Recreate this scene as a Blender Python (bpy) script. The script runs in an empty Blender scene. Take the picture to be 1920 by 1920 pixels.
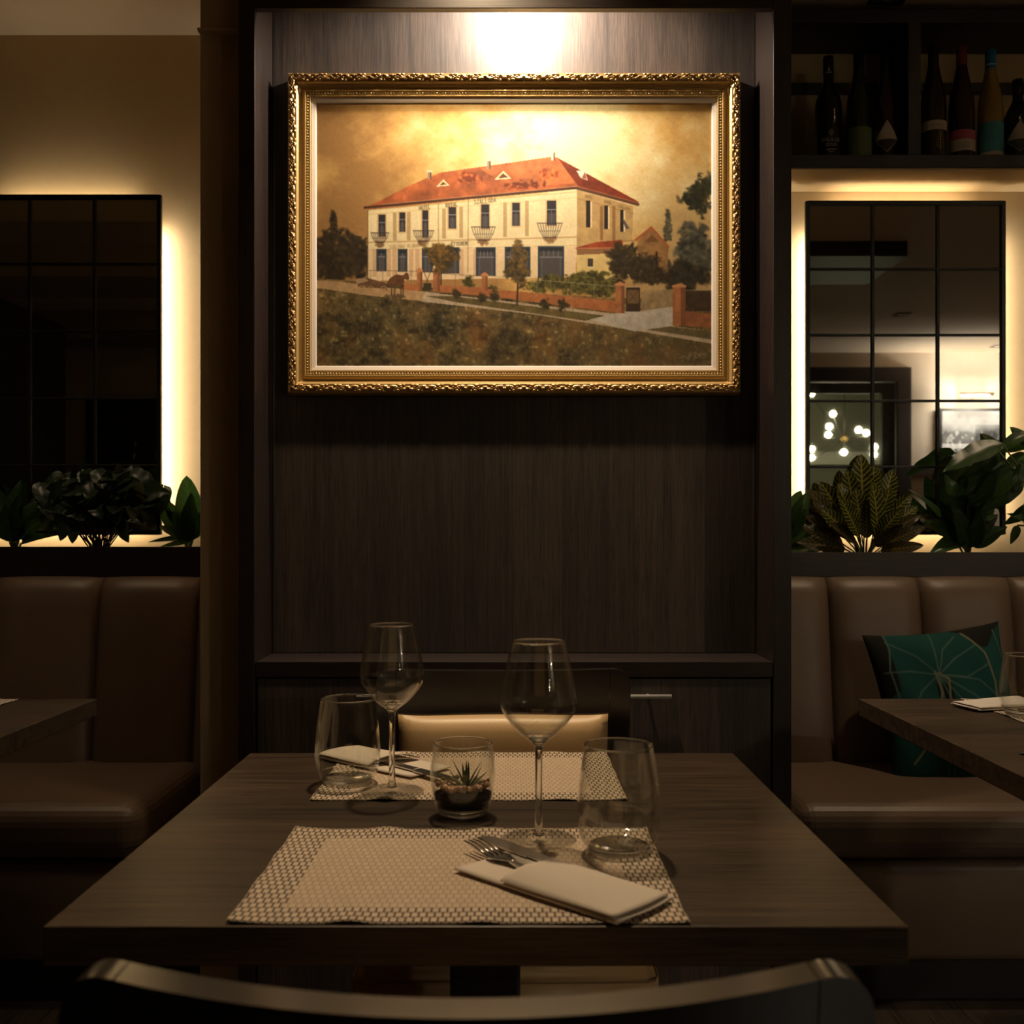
import bpy, bmesh, math, random
import numpy as np
from mathutils import Vector, Matrix, Euler

# ------------------------------------------------------------------ camera
scene = bpy.context.scene
C = scene.collection
F, U0, V0, CZ = 1920.0, 959.0, 1002.0, 1.11      # focal length (px), vanishing point, eye height
cam_d = bpy.data.cameras.new('camera')
cam = bpy.data.objects.new('camera', cam_d); C.objects.link(cam)
cam.location = (0, 0, CZ); cam.rotation_euler = (math.pi / 2, 0, 0)
cam_d.sensor_width = 36; cam_d.lens = 36
cam_d.shift_y = (V0 - 960) / 1920; cam_d.shift_x = (960 - U0) / 1920
cam_d.clip_start = 0.02
cam_d.dof.use_dof = True; cam_d.dof.focus_distance = 1.95; cam_d.dof.aperture_fstop = 8.0
scene.camera = cam
# ------------------------------------------------------------------ world, exposure
w = bpy.data.worlds.new('world'); scene.world = w; w.use_nodes = True
w.node_tree.nodes['Background'].inputs[0].default_value = (1.0, 0.8, 0.6, 1)
w.node_tree.nodes['Background'].inputs[1].default_value = 0.0
scene.view_settings.view_transform = 'Standard'; scene.view_settings.look = 'None'
scene.view_settings.exposure = 0.0; scene.view_settings.gamma = 1.0
scene.view_settings.use_curve_mapping = False
scene.cycles.use_denoising = True
scene.cycles.sample_clamp_indirect = 4.0
scene.cycles.transparent_max_bounces = 40; scene.cycles.max_bounces = 16; scene.cycles.transmission_bounces = 14; scene.cycles.glossy_bounces = 6

# light levels, all in one place
P_TABLE, P_PICTURE, P_VALANCE = 105.0, 56.0, 62.0
LED = 38.0
WARM = (1.0, 0.74, 0.46)

def at(u, v, d):
    return Vector(((u - U0) * d / F, d, CZ + (V0 - v) * d / F))

# ------------------------------------------------------------------ lights
def spot(name, loc, target, power, angle, blend, radius=0.03, col=WARM):
    l = bpy.data.lights.new(name, 'SPOT'); l.energy = power; l.color = col
    l.spot_size = math.radians(angle); l.spot_blend = blend; l.shadow_soft_size = radius
    o = bpy.data.objects.new(name, l); C.objects.link(o); o.location = loc
    o.rotation_euler = (Vector(target) - Vector(loc)).to_track_quat('-Z', 'Y').to_euler()
    return o

# ------------------------------------------------------------------ helpers
def link(o, parent=None):
    C.objects.link(o)
    if parent is not None: o.parent = parent
    return o
def tag(o, label, cat=None, group=None, kind=None):
    if label: o['label'] = label
    if cat: o['category'] = cat
    if group: o['group'] = group
    if kind: o['kind'] = kind
    return o
def thing(name, label, cat, loc=(0, 0, 0), rotz=0.0, group=None):
    o = bpy.data.objects.new(name, None); o.empty_display_size = 0.05
    C.objects.link(o); o.location = loc; o.rotation_euler = (0, 0, rotz)
    return tag(o, label, cat, group)
def setting(name, loc=(0, 0, 0)):
    o = bpy.data.objects.new(name, None); o.empty_display_size = 0.05
    C.objects.link(o); o.location = loc; o['kind'] = 'structure'
    return o
def mesh_data(name, verts, faces, mat=None, smooth=False, uvs=None):
    me = bpy.data.meshes.new(name)
    me.from_pydata([tuple(v) for v in verts], [], [tuple(f) for f in faces])
    if uvs is not None:
        uvl = me.uv_layers.new(name='UVMap')
        for l in me.loops: uvl.data[l.index].uv = uvs[l.vertex_index]
    if mat: me.materials.append(mat)
    if smooth:
        for p in me.polygons: p.use_smooth = True
    me.update()
    return me
def mobj(name, verts, faces, mat=None, parent=None, smooth=False, loc=None, uvs=None):
    o = bpy.data.objects.new(name, mesh_data(name, verts, faces, mat, smooth, uvs))
    if loc is not None: o.location = loc
    return link(o, parent)
def inst(name, me, parent=None, matrix=None):
    o = bpy.data.objects.new(name, me)
    if matrix is not None: o.matrix_local = matrix
    link(o, parent)
    if matrix is not None: o.matrix_local = matrix
    return o
def bm_obj(name, bm, mat, parent=None, loc=(0, 0, 0), smooth=False):
    me = bpy.data.meshes.new(name); bm.normal_update(); bm.to_mesh(me); bm.free()
    if mat: me.materials.append(mat)
    if smooth:
        for p in me.polygons: p.use_smooth = True
    o = bpy.data.objects.new(name, me); o.location = loc
    return link(o, parent)
def box(name, x0, x1, y0, y1, z0, z1, mat, parent=None, bevel=0.0, seg=2, kind=None):
    """box with its origin at the middle of its base"""
    bm = bmesh.new(); bmesh.ops.create_cube(bm, size=1.0)
    for v in bm.verts:
        v.co = Vector((v.co.x * (x1 - x0), v.co.y * (y1 - y0), (v.co.z + 0.5) * (z1 - z0)))
    if bevel: bmesh.ops.bevel(bm, geom=bm.edges[:], offset=bevel, segments=seg, affect='EDGES', profile=0.5)
    o = bm_obj(name, bm, mat, parent, ((x0 + x1) / 2, (y0 + y1) / 2, z0))
    if kind: o['kind'] = kind
    return o
def lathe_data(name, prof, mat, seg=48, smooth=True, caps=True):
    verts, faces, n = [], [], len(prof)
    for (r, z) in prof:
        for k in range(seg):
            a = 2 * math.pi * k / seg
            verts.append((r * math.cos(a), r * math.sin(a), z))
    for i in range(n - 1):
        for k in range(seg):
            k2 = (k + 1) % seg
            faces.append((i * seg + k, i * seg + k2, (i + 1) * seg + k2, (i + 1) * seg + k))
    if caps:
        faces.append(tuple(reversed(range(seg))))
        faces.append(tuple((n - 1) * seg + k for k in range(seg)))
    return mesh_data(name, verts, faces, mat, smooth)
def tube_geo(pts, rad, seg=8, closed_ends=True):
    pts = [Vector(p) for p in pts]; n = len(pts)
    rads = rad if isinstance(rad, (list, tuple)) else [rad] * n
    verts, faces = [], []
    t0 = (pts[1] - pts[0]).normalized()
    up = Vector((0, 0, 1)) if abs(t0.z) < 0.9 else Vector((1, 0, 0))
    nrm = t0.cross(up).normalized()
    for i, p in enumerate(pts):
        t = (pts[min(i + 1, n - 1)] - pts[max(i - 1, 0)]).normalized()
        nrm = (nrm - t * nrm.dot(t)).normalized(); b = t.cross(nrm)
        for k in range(seg):
            a = 2 * math.pi * k / seg
            verts.append(p + (nrm * math.cos(a) + b * math.sin(a)) * rads[i])
    for i in range(n - 1):
        for k in range(seg):
            k2 = (k + 1) % seg
            faces.append((i * seg + k, i * seg + k2, (i + 1) * seg + k2, (i + 1) * seg + k))
    if closed_ends:
        faces.append(tuple(reversed(range(seg)))); faces.append(tuple((n - 1) * seg + k for k in range(seg)))
    return verts, faces
def tube(name, pts, rad, mat, parent=None, seg=8):
    v, f = tube_geo(pts, rad, seg)
    return mobj(name, v, f, mat, parent, smooth=True)
def merge(geos):
    V, Fc = [], []
    for v, f in geos:
        o = len(V); V += list(v); Fc += [tuple(i + o for i in q) for q in f]
    return V, Fc
def grid_geo(fn, nu, nv, closed=False):
    verts = [fn(i / nu, j / nv) for j in range(nv + 1) for i in range(nu + 1)]
    faces = [(j * (nu + 1) + i, j * (nu + 1) + i + 1, (j + 1) * (nu + 1) + i + 1, (j + 1) * (nu + 1) + i)
             for j in range(nv) for i in range(nu)]
    return verts, faces
def shell_geo(fn_top, fn_bot, nu, nv):
    """closed sheet: top and bottom surfaces joined along the rim"""
    v1, f1 = grid_geo(fn_top, nu, nv); v2, f2 = grid_geo(fn_bot, nu, nv)
    n = len(v1); faces = list(f1) + [tuple(n + i for i in reversed(q)) for q in f2]
    rim = [i for i in range(nu + 1)] + [(j) * (nu + 1) + nu for j in range(1, nv + 1)] + \
          [nv * (nu + 1) + i for i in range(nu - 1, -1, -1)] + [j * (nu + 1) for j in range(nv - 1, 0, -1)]
    for a, b in zip(rim, rim[1:] + rim[:1]): faces.append((b, a, n + a, n + b))
    return v1 + v2, faces
def extrude_geo(outline, y0, y1):
    """outline in x,z ; extruded along y"""
    n = len(outline)
    v = [(x, y0, z) for x, z in outline] + [(x, y1, z) for x, z in outline]
    f = [tuple(range(n)), tuple(reversed(range(n, 2 * n)))]
    for i in range(n):
        j = (i + 1) % n; f.append((j, i, n + i, n + j))
    return v, f
def copy_tree(o, parent=None):
    c = o.copy(); C.objects.link(c); c.parent = parent
    for ch in o.children:
        copy_tree(ch, c)
    return c

# ------------------------------------------------------------------ materials
def mat_new(name):
    m = bpy.data.materials.new(name); m.use_nodes = True
    return m, m.node_tree, m.node_tree.nodes['Principled BSDF']
def plain(name, col, rough=0.5, metal=0.0, spec=0.5, coat=0.0, noise=0.0, nscale=60.0, bump=0.0, sheen=0.0):
    m, nt, p = mat_new(name)
    p.inputs['Base Color'].default_value = (*col, 1); p.inputs['Roughness'].default_value = rough
    p.inputs['Metallic'].default_value = metal; p.inputs['Specular IOR Level'].default_value = spec
    p.inputs['Coat Weight'].default_value = coat; p.inputs['Coat Roughness'].default_value = 0.15
    p.inputs['Sheen Weight'].default_value = sheen
    tc = nt.nodes.new('ShaderNodeTexCoord'); nz = nt.nodes.new('ShaderNodeTexNoise')
    nz.inputs['Scale'].default_value = nscale; nz.inputs['Detail'].default_value = 5
    nt.links.new(tc.outputs['Object'], nz.inputs['Vector'])
    rmp = nt.nodes.new('ShaderNodeMapRange'); rmp.inputs[3].default_value = 1 - noise; rmp.inputs[4].default_value = 1 + noise
    nt.links.new(nz.outputs[0], rmp.inputs[0])
    mx = nt.nodes.new('ShaderNodeVectorMath'); mx.operation = 'SCALE'; mx.inputs[0].default_value = col
    nt.links.new(rmp.outputs[0], mx.inputs['Scale']); nt.links.new(mx.outputs[0], p.inputs['Base Color'])
    if bump:
        b = nt.nodes.new('ShaderNodeBump'); b.inputs['Strength'].default_value = bump; b.inputs['Distance'].default_value = 0.002
        nt.links.new(nz.outputs[0], b.inputs['Height']); nt.links.new(b.outputs[0], p.inputs['Normal'])
    return m
def emit(name, col, strength):
    m = bpy.data.materials.new(name); m.use_nodes = True; nt = m.node_tree
    nt.nodes.remove(nt.nodes['Principled BSDF']); e = nt.nodes.new('ShaderNodeEmission')
    e.inputs[0].default_value = (*col, 1); e.inputs[1].default_value = strength
    nt.links.new(e.outputs[0], nt.nodes['Material Output'].inputs[0])
    return m
def wood(name, axis, dark, light, rough=0.45, fine=150.0, bump=0.25, band=6.0, coat=0.0, spec=0.5, lo=0.38, hi=0.82, plank=0.0):
    """veneer: long grain along one axis, broad tone bands across it, fine pores"""
    m, nt, p = mat_new(name); N = nt.nodes.new; L = nt.links.new
    tc = N('ShaderNodeTexCoord')
    def stretched(s_across, s_along, detail, dist=0.0):
        mp = N('ShaderNodeMapping'); sc = [s_across] * 3; sc[axis] = s_along; mp.inputs['Scale'].default_value = sc
        L(tc.outputs['Object'], mp.inputs['Vector'])
        nz = N('ShaderNodeTexNoise'); nz.inputs['Scale'].default_value = 1; nz.inputs['Detail'].default_value = detail
        nz.inputs['Distortion'].default_value = dist; nz.inputs['Roughness'].default_value = 0.65
        L(mp.outputs[0], nz.inputs['Vector']); return nz.outputs[0]
    g1 = stretched(fine, fine / 45, 6, 0.2); g2 = stretched(fine / 5, fine / 60, 4, 1.2); g3 = stretched(band, 0.02, 1)
    g4 = stretched(fine * 2.4, fine / 12, 2)
    a = N('ShaderNodeMath'); a.operation = 'MULTIPLY_ADD'; L(g1, a.inputs[0]); a.inputs[1].default_value = 0.55
    b = N('ShaderNodeMath'); b.operation = 'MULTIPLY'; L(g2, b.inputs[0]); b.inputs[1].default_value = 0.3
    L(b.outputs[0], a.inputs[2])
    c = N('ShaderNodeMath'); c.operation = 'MULTIPLY_ADD'; L(g3, c.inputs[0]); c.inputs[1].default_value = 0.35; L(a.outputs[0], c.inputs[2])
    r = N('ShaderNodeValToRGB'); r.color_ramp.elements[0].position = lo; r.color_ramp.elements[1].position = hi
    r.color_ramp.elements[0].color = (*dark, 1); r.color_ramp.elements[1].color = (*light, 1)
    L(c.outputs[0], r.inputs[0])
    pr = N('ShaderNodeMapRange'); pr.inputs[1].default_value = 0.40; pr.inputs[2].default_value = 0.52
    pr.inputs[3].default_value = 0.55; pr.inputs[4].default_value = 1.0; L(g4, pr.inputs[0])
    mx = N('ShaderNodeVectorMath'); mx.operation = 'SCALE'; L(r.outputs[0], mx.inputs[0]); L(pr.outputs[0], mx.inputs['Scale'])
    res = mx.outputs[0]
    if plank:
        sx = N('ShaderNodeSeparateXYZ'); L(tc.outputs['Object'], sx.inputs[0])
        dv = N('ShaderNodeMath'); dv.operation = 'DIVIDE'; L(sx.outputs[0 if axis == 2 else 1], dv.inputs[0]); dv.inputs[1].default_value = plank
        fl = N('ShaderNodeMath'); fl.operation = 'FLOOR'; L(dv.outputs[0], fl.inputs[0])
        wn = N('ShaderNodeTexWhiteNoise'); wn.noise_dimensions = '1D'; L(fl.outputs[0], wn.inputs['W'])
        mr = N('ShaderNodeMapRange'); mr.inputs[3].default_value = 0.68; mr.inputs[4].default_value = 1.32; L(wn.outputs[0], mr.inputs[0])
        m2 = N('ShaderNodeVectorMath'); m2.operation = 'SCALE'; L(res, m2.inputs[0]); L(mr.outputs[0], m2.inputs['Scale']); res = m2.outputs[0]
    L(res, p.inputs['Base Color'])
    p.inputs['Roughness'].default_value = rough; p.inputs['Coat Weight'].default_value = coat; p.inputs['Specular IOR Level'].default_value = spec
    p.inputs['Coat Roughness'].default_value = 0.25
    bp = N('ShaderNodeBump'); bp.inputs['Strength'].default_value = bump; bp.inputs['Distance'].default_value = 0.0006
    L(a.outputs[0], bp.inputs['Height']); L(bp.outputs[0], p.inputs['Normal'])
    return m
def thin_glass(name, tint=(0.97, 0.975, 0.96), gain=1.0, base=0.015):
    """thin walled clear glass: see-through with Fresnel reflection on each skin"""
    m = bpy.data.materials.new(name); m.use_nodes = True; nt = m.node_tree; nt.nodes.remove(nt.nodes['Principled BSDF'])
    N = nt.nodes.new; L = nt.links.new
    tr = N('ShaderNodeBsdfTransparent'); tr.inputs[0].default_value = (*tint, 1)
    gl = N('ShaderNodeBsdfGlossy'); gl.inputs['Roughness'].default_value = 0.02; gl.inputs[0].default_value = (1, 1, 1, 1)
    fr = N('ShaderNodeLayerWeight'); fr.inputs[0].default_value = 0.5
    pw = N('ShaderNodeMath'); pw.operation = 'POWER'; pw.inputs[1].default_value = 3.2; L(fr.outputs['Facing'], pw.inputs[0])
    ma = N('ShaderNodeMath'); ma.operation = 'MULTIPLY_ADD'; ma.inputs[1].default_value = 0.85 * gain; ma.inputs[2].default_value = 0.03 + base; ma.use_clamp = True
    L(pw.outputs[0], ma.inputs[0])
    mx = N('ShaderNodeMixShader'); L(ma.outputs[0], mx.inputs[0]); L(tr.outputs[0], mx.inputs[1]); L(gl.outputs[0], mx.inputs[2])
    L(mx.outputs[0], nt.nodes['Material Output'].inputs[0])
    return m
def clear_glass(name, ior=1.5, tint=(1, 1, 1)):
    m, nt, p = mat_new(name); p.inputs['Base Color'].default_value = (*tint, 1); p.inputs['Roughness'].default_value = 0.0
    p.inputs['Transmission Weight'].default_value = 1.0; p.inputs['IOR'].default_value = ior
    return m
def attr_mat(name, attr, rough=0.6, spec=0.3, coat=0.0, bump=0.0, bscale=400):
    m, nt, p = mat_new(name); a = nt.nodes.new('ShaderNodeAttribute'); a.attribute_name = attr
    nt.links.new(a.outputs['Color'], p.inputs['Base Color']); p.inputs['Roughness'].default_value = rough
    p.inputs['Specular IOR Level'].default_value = spec; p.inputs['Coat Weight'].default_value = coat
    if bump:
        tc = nt.nodes.new('ShaderNodeTexCoord'); nz = nt.nodes.new('ShaderNodeTexNoise'); nz.inputs['Scale'].default_value = bscale
        b = nt.nodes.new('ShaderNodeBump'); b.inputs['Strength'].default_value = bump; b.inputs['Distance'].default_value = 0.001
        nt.links.new(tc.outputs['Object'], nz.inputs['Vector']); nt.links.new(nz.outputs[0], b.inputs['Height']); nt.links.new(b.outputs[0], p.inputs['Normal'])
    return m
def leaf_mat(name, dark, vein, density=9.0, vw=0.35, trans=0.25, rough=0.4, edge=None):
    """leaf blade: midrib and side veins from the leaf's own UV, some light shines through"""
    m, nt, p = mat_new(name); N = nt.nodes.new; L = nt.links.new
    uv = N('ShaderNodeUVMap'); sp = N('ShaderNodeSeparateXYZ'); L(uv.outputs[0], sp.inputs[0])
    ab = N('ShaderNodeMath'); ab.operation = 'ABSOLUTE'; L(sp.outputs[0], ab.inputs[0])
    k = N('ShaderNodeMath'); k.operation = 'MULTIPLY_ADD'; L(ab.outputs[0], k.inputs[0]); k.inputs[1].default_value = -0.16; L(sp.outputs[1], k.inputs[2])
    nz = N('ShaderNodeTexNoise'); nz.inputs['Scale'].default_value = 9; L(uv.outputs[0], nz.inputs['Vector'])
    k2 = N('ShaderNodeMath'); k2.operation = 'MULTIPLY_ADD'; L(nz.outputs[0], k2.inputs[0]); k2.inputs[1].default_value = 0.07; L(k.outputs[0], k2.inputs[2])
    f = N('ShaderNodeMath'); f.operation = 'MULTIPLY'; L(k2.outputs[0], f.inputs[0]); f.inputs[1].default_value = density
    fr = N('ShaderNodeMath'); fr.operation = 'PINGPONG'; L(f.outputs[0], fr.inputs[0]); fr.inputs[1].default_value = 0.5
    s1 = N('ShaderNodeMapRange'); s1.inputs[1].default_value = vw * 0.5; s1.inputs[2].default_value = vw * 0.15; s1.inputs[3].default_value = 0; s1.inputs[4].default_value = 1
    L(fr.outputs[0], s1.inputs[0])
    s2 = N('ShaderNodeMapRange'); s2.inputs[1].default_value = 0.10; s2.inputs[2].default_value = 0.03; s2.inputs[3].default_value = 0; s2.inputs[4].default_value = 1
    L(ab.outputs[0], s2.inputs[0])
    mxv = N('ShaderNodeMath'); mxv.operation = 'MAXIMUM'; L(s1.outputs[0], mxv.inputs[0]); L(s2.outputs[0], mxv.inputs[1])
    cm = N('ShaderNodeMix'); cm.data_type = 'RGBA'; L(mxv.outputs[0], cm.inputs[0])
    cm.inputs[6].default_value = (*dark, 1); cm.inputs[7].default_value = (*vein, 1)
    L(cm.outputs[2], p.inputs['Base Color']); p.inputs['Roughness'].default_value = rough
    tl = N('ShaderNodeBsdfTranslucent'); L(cm.outputs[2], tl.inputs[0])
    ms = N('ShaderNodeMixShader'); ms.inputs[0].default_value = trans
    L(p.outputs[0], ms.inputs[1]); L(tl.outputs[0], ms.inputs[2]); L(ms.outputs[0], nt.nodes['Material Output'].inputs[0])
    return m

M = {}
M['panel'] = wood('oak_veneer_dark_vertical', 2, (0.0085, 0.0052, 0.0036), (0.088, 0.060, 0.043), 0.64, 170, 0.35, 9.0, 0.0, 0.7, 0.42, 0.78, 0.115)
M['frame_wood'] = wood('wenge_vertical', 2, (0.012, 0.0072, 0.0055), (0.034, 0.021, 0.0165), 0.38, 190, 0.2, 5.0)
M['frame_wood_h'] = wood('wenge_horizontal', 0, (0.012, 0.0072, 0.0055), (0.036, 0.023, 0.018), 0.38, 190, 0.2, 5.0)
M['table'] = wood('dark_laminate_table', 0, (0.010, 0.006, 0.0035), (0.075, 0.048, 0.028), 0.42, 100, 0.35, 5.0, 0.0, 0.28, 0.44, 0.74)
M['table_edge'] = wood('dark_laminate_edge', 0, (0.010, 0.006, 0.0035), (0.075, 0.048, 0.028), 0.42, 150, 0.15, 60.0)
M['chair_wood'] = plain('black_brown_lacquer', (0.010, 0.0075, 0.006), 0.28, coat=1.0, noise=0.2, nscale=30)
M['cream'] = plain('cream_leather', (0.60, 0.40, 0.195), 0.42, noise=0.05, nscale=500, bump=0.15)
M['leather'] = plain('taupe_leather', (0.165, 0.112, 0.077), 0.42, noise=0.06, nscale=350, bump=0.25)
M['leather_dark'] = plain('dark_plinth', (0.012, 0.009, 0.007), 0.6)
M['wall'] = plain('sand_plaster', (0.58, 0.42, 0.23), 0.85, noise=0.05, nscale=45, bump=0.2)
M['ceiling'] = plain('cream_ceiling', (0.56, 0.45, 0.33), 0.9, noise=0.03, nscale=8)
M['ceiling_dark'] = plain('taupe_ceiling_panel', (0.22, 0.17, 0.10), 0.9)
M['black'] = plain('black_metal', (0.008, 0.008, 0.008), 0.45)
M['black_panel'] = plain('black_panel', (0.012, 0.010, 0.009), 0.5)
M['floor'] = wood('dark_floor', 1, (0.02, 0.014, 0.01), (0.06, 0.042, 0.03), 0.5, 60, 0.1, 7.0)
M['gold'] = plain('gilt', (0.66, 0.44, 0.165), 0.36, metal=0.45, noise=0.12, nscale=120)
M['gold_old'] = plain('antique_gilt', (0.50, 0.30, 0.11), 0.33, metal=0.5, noise=0.25, nscale=260)
M['liner'] = plain('off_white_linen', (0.72, 0.63, 0.53), 0.7, noise=0.04, nscale=700)
M['steel'] = plain('brushed_steel', (0.62, 0.60, 0.57), 0.22, metal=1.0)
M['handle'] = plain('satin_nickel', (0.80, 0.76, 0.70), 0.35, metal=0.6)
M['glass'] = thin_glass('clear_drinking_glass')
M['glass_solid'] = clear_glass('solid_clear_glass', 1.5, (0.97, 0.98, 0.97))
M['mirror'] = plain('silvered_mirror', (0.72, 0.72, 0.70), 0.015, metal=1.0)
M['soil'] = plain('dark_soil', (0.006, 0.0045, 0.003), 0.95, spec=0.1, noise=0.4, nscale=300)
M['paper'] = plain('white_napkin', (0.66, 0.575, 0.475), 0.85, noise=0.03, nscale=600, bump=0.08)
M['led'] = emit('led_strip_warm', (1.0, 0.88, 0.68), LED)
M['led_soft'] = emit('led_strip_warm_dim', (1.0, 0.82, 0.55), LED * 0.42)
M['lamp_off'] = plain('frosted_lamp_lens', (0.5, 0.45, 0.38), 0.4)
# ================================================================== THE SETTING
CEIL = 2.67
box('floor', -5.2, 6.2, -2.7, 3.4, -0.05, 0.0, M['floor'], kind='structure')
box('ceiling', -5.2, 6.2, -6.2, 3.4, CEIL, CEIL + 0.1, M['ceiling'], kind='structure')
box('wall_left_niche', -5.2, -0.614, 3.2, 3.3, 0, CEIL, M['wall'], kind='structure')
box('wall_right_niche', 0.60, 6.2, 3.2, 3.3, 0, CEIL, M['wall'], kind='structure')
box('wall_left_pier', -0.73, -0.6135, 2.4, 3.2, 0, CEIL, M['wall'], kind='structure', bevel=0.003)
box('trim_1', -0.73, -0.6135, 2.376, 2.40, 2.279, 2.287, M['wall'], kind='structure', bevel=0.002)
box('wall_left', -5.2, -5.1, -2.6, 3.2, 0, CEIL, M['wall'], kind='structure')
box('wall_right', 6.1, 6.2, -6.0, 3.2, 0, CEIL, M['wall'], kind='structure')
# dark veneered unit between the two seating bays
unit = setting('wall_center', (0, 2.3, 0))
def ubox(name, x0, x1, y0, y1, z0, z1, mat, bevel=0.0015):
    return box(name, x0, x1, y0 - 2.3, y1 - 2.3, z0, z1, mat, unit, bevel)
ubox('back_panel', -0.576, 0.588, 2.47, 2.49, 0.824, CEIL, M['panel'])
ubox('pilaster', -0.613, -0.5765, 2.3, 2.49, 0, CEIL, M['frame_wood'])
ubox('pilaster', 0.5885, 0.629, 2.3, 3.199, 0, CEIL, M['frame_wood'])
ubox('valance', -0.576, 0.588, 2.3, 2.32, 2.292, CEIL, M['frame_wood_h'])
ubox('unit_back', -0.613, 0.588, 2.4905, 3.199, 0, CEIL, M['frame_wood'])

# rear half of the room (seen in the mirrors)
RW = -2.5
rear = setting('wall_rear', (0, RW, 0)); M['wall_rear'] = plain('cream_plaster', (0.50, 0.42, 0.33), 0.85, noise=0.05, nscale=20)
def rbox(name, x0, x1, z0, z1, mat, y0=-0.1, y1=0.0, bevel=0.0):
    return box(name, x0, x1, y0, y1, z0, z1, mat, rear, bevel)
rbox('wall_section', -5.2, 2.2, 0, CEIL, M['wall_rear'])
rbox('wall_section', 3.42, 6.2, 0, CEIL, M['wall_rear'])
rbox('wall_section', 2.2, 3.42, 2.54, CEIL, M['wall_rear'])
rbox('chair_rail', 3.425, 6.1, 1.62, 1.68, M['frame_wood_h'], 0.0, 0.02)
M['door'] = plain('door_dark_brown', (0.022, 0.014, 0.010), 0.6, spec=0.2)
door = setting('door_1', (2.81, RW, 0))
def dbox(name, x0, x1, z0, z1, mat, y0, y1, par=None):
    return box(name, x0 - 2.81, x1 - 2.81, y0, y1, z0, z1, mat, par or door, 0.004)
dbox('door_frame', 2.2, 2.32, 0, 2.42, M['door'], -0.08, 0.03)
dbox('door_frame', 3.30, 3.42, 0, 2.42, M['door'], -0.08, 0.03)
dbox('door_frame', 2.2, 3.42, 2.42, 2.54, M['door'], -0.08, 0.03)
dbox('door_stile', 3.18, 3.29, 0, 2.41, M['door'], -0.06, 0.0)
dbox('door_stile', 2.33, 2.42, 0, 2.41, M['door'], -0.06, 0.0)
dbox('door_rail', 2.42, 3.18, 2.32, 2.41, M['door'], -0.06, 0.0)
dbox('door_rail', 2.42, 3.18, 0.0, 0.25, M['door'], -0.06, 0.0)
dbox('door_pane', 2.42, 3.18, 0.25, 2.32, thin_glass('door_glass', (0.85, 0.9, 0.85)), -0.035, -0.027)
M['far_green'] = plain('green_grey_wall', (0.16, 0.17, 0.13), 0.8, noise=0.1, nscale=3)
box('wall_far_room', 1.5, 6.1, -5.2, -5.1, 0, CEIL, M['far_green'], kind='structure')
box('wall_far_side', 1.4, 1.5, -5.1, -2.6, 0, CEIL, M['far_green'], kind='structure')
box('floor_far_room', 1.5, 6.1, -5.1, -2.7, -0.05, 0, M['floor'], kind='structure')
box('trim_2', 1.5, 6.1, -5.1, -5.0, 1.88, 2.02, plain('pale_grey_band', (0.45, 0.47, 0.43), 0.6), kind='structure')
# ceiling features in the rear half
v, f = extrude_geo([(0, 0), (1, 0), (1, 1), (0, 1)], 0, 1)
sv = [(-0.4, -0.6), (1.55, -0.6), (2.43, 1.23), (3.3, 2.99), (2.1, 2.99), (-0.4, 1.0)]
n = len(sv)
mobj('ceiling_panel', [(x, y, CEIL - 0.0405) for x, y in sv] + [(x, y, CEIL - 0.0005) for x, y in sv],
     [tuple(reversed(range(n))), tuple(range(n, 2 * n))] + [(i, (i + 1) % n, n + (i + 1) % n, n + i) for i in range(n)],
     M['ceiling'])['kind'] = 'structure'
box('trim_3', 1.30, 2.05, 0.38, 0.98, 2.55, CEIL - 0.041, M['black_panel'], kind='structure')
for k, (yy, wdt) in enumerate([(1.45, 0.35), (0.35, 0.5), (-1.25, 0.4)]):
    box('trim_%d' % (4 + k), -5.09, -1.15, yy, yy + wdt, 2.48, CEIL - 0.0005, M['ceiling_dark'], kind='structure')
o = box('bar_partition', -3.22, -3.06, -0.75, 1.1, 0, 2.53, M['black_panel']); tag(o, 'black full-height partition standing on the floor by the bar', 'partition')
o = box('bar_back_panel', -3.63, -1.9, RW + 0.001, RW + 0.05, 0, 2.285, M['black_panel']); tag(o, 'black back panel fixed to the wall behind the chrome taps', 'panel')
for k, x in enumerate((-3.19, -3.0, -2.83)):
    t = thing('bar_tap', 'chrome tap on the black panel of the bar', 'tap', (x, RW + 0.05, 1.72), 0, 'chrome bar taps')
    tube('spout', [(0, 0.001, 0.1), (0, 0.06, 0.1), (0, 0.075, 0.085), (0, 0.075, 0.0)], 0.012, M['steel'], t)
    tube('lever', [(0, 0.04, 0.105), (0.0, 0.05, 0.2)], [0.008, 0.014], M['steel'], t)

# ------------------------------------------------------------------ lamps of the place
def downlight(x, y, lit=False, label=None, grp=None):
    t = thing('downlight', label, 'downlight', (x, y, CEIL), 0, grp)
    bm = bmesh.new(); bmesh.ops.create_cube(bm, size=1.0)
    s = 0.052
    vv = []; ff = []
    for r_, z in ((s, 0.0), (s, -0.006), (s * 0.72, -0.006), (s * 0.6, 0.0)):
        vv += [(-r_, -r_, z), (r_, -r_, z), (r_, r_, z), (-r_, r_, z)]
    bm.free()
    for i in range(3):
        for k in range(4): ff.append((i * 4 + k, (i + 1) * 4 + k, (i + 1) * 4 + (k + 1) % 4, i * 4 + (k + 1) % 4))
    mobj('bezel', vv, ff, M['steel'] if lit else M['black'], t)
    inst('lens', lathe_data('lens', [(0.001, -0.001), (0.03, -0.001), (0.03, -0.004), (0.02, -0.0055), (0.001, -0.006)], M['lamp_off'], 20), t)
    return t
downlight(-0.09, 1.98, True, 'steel-rimmed square downlight in the ceiling over the set table')
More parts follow.
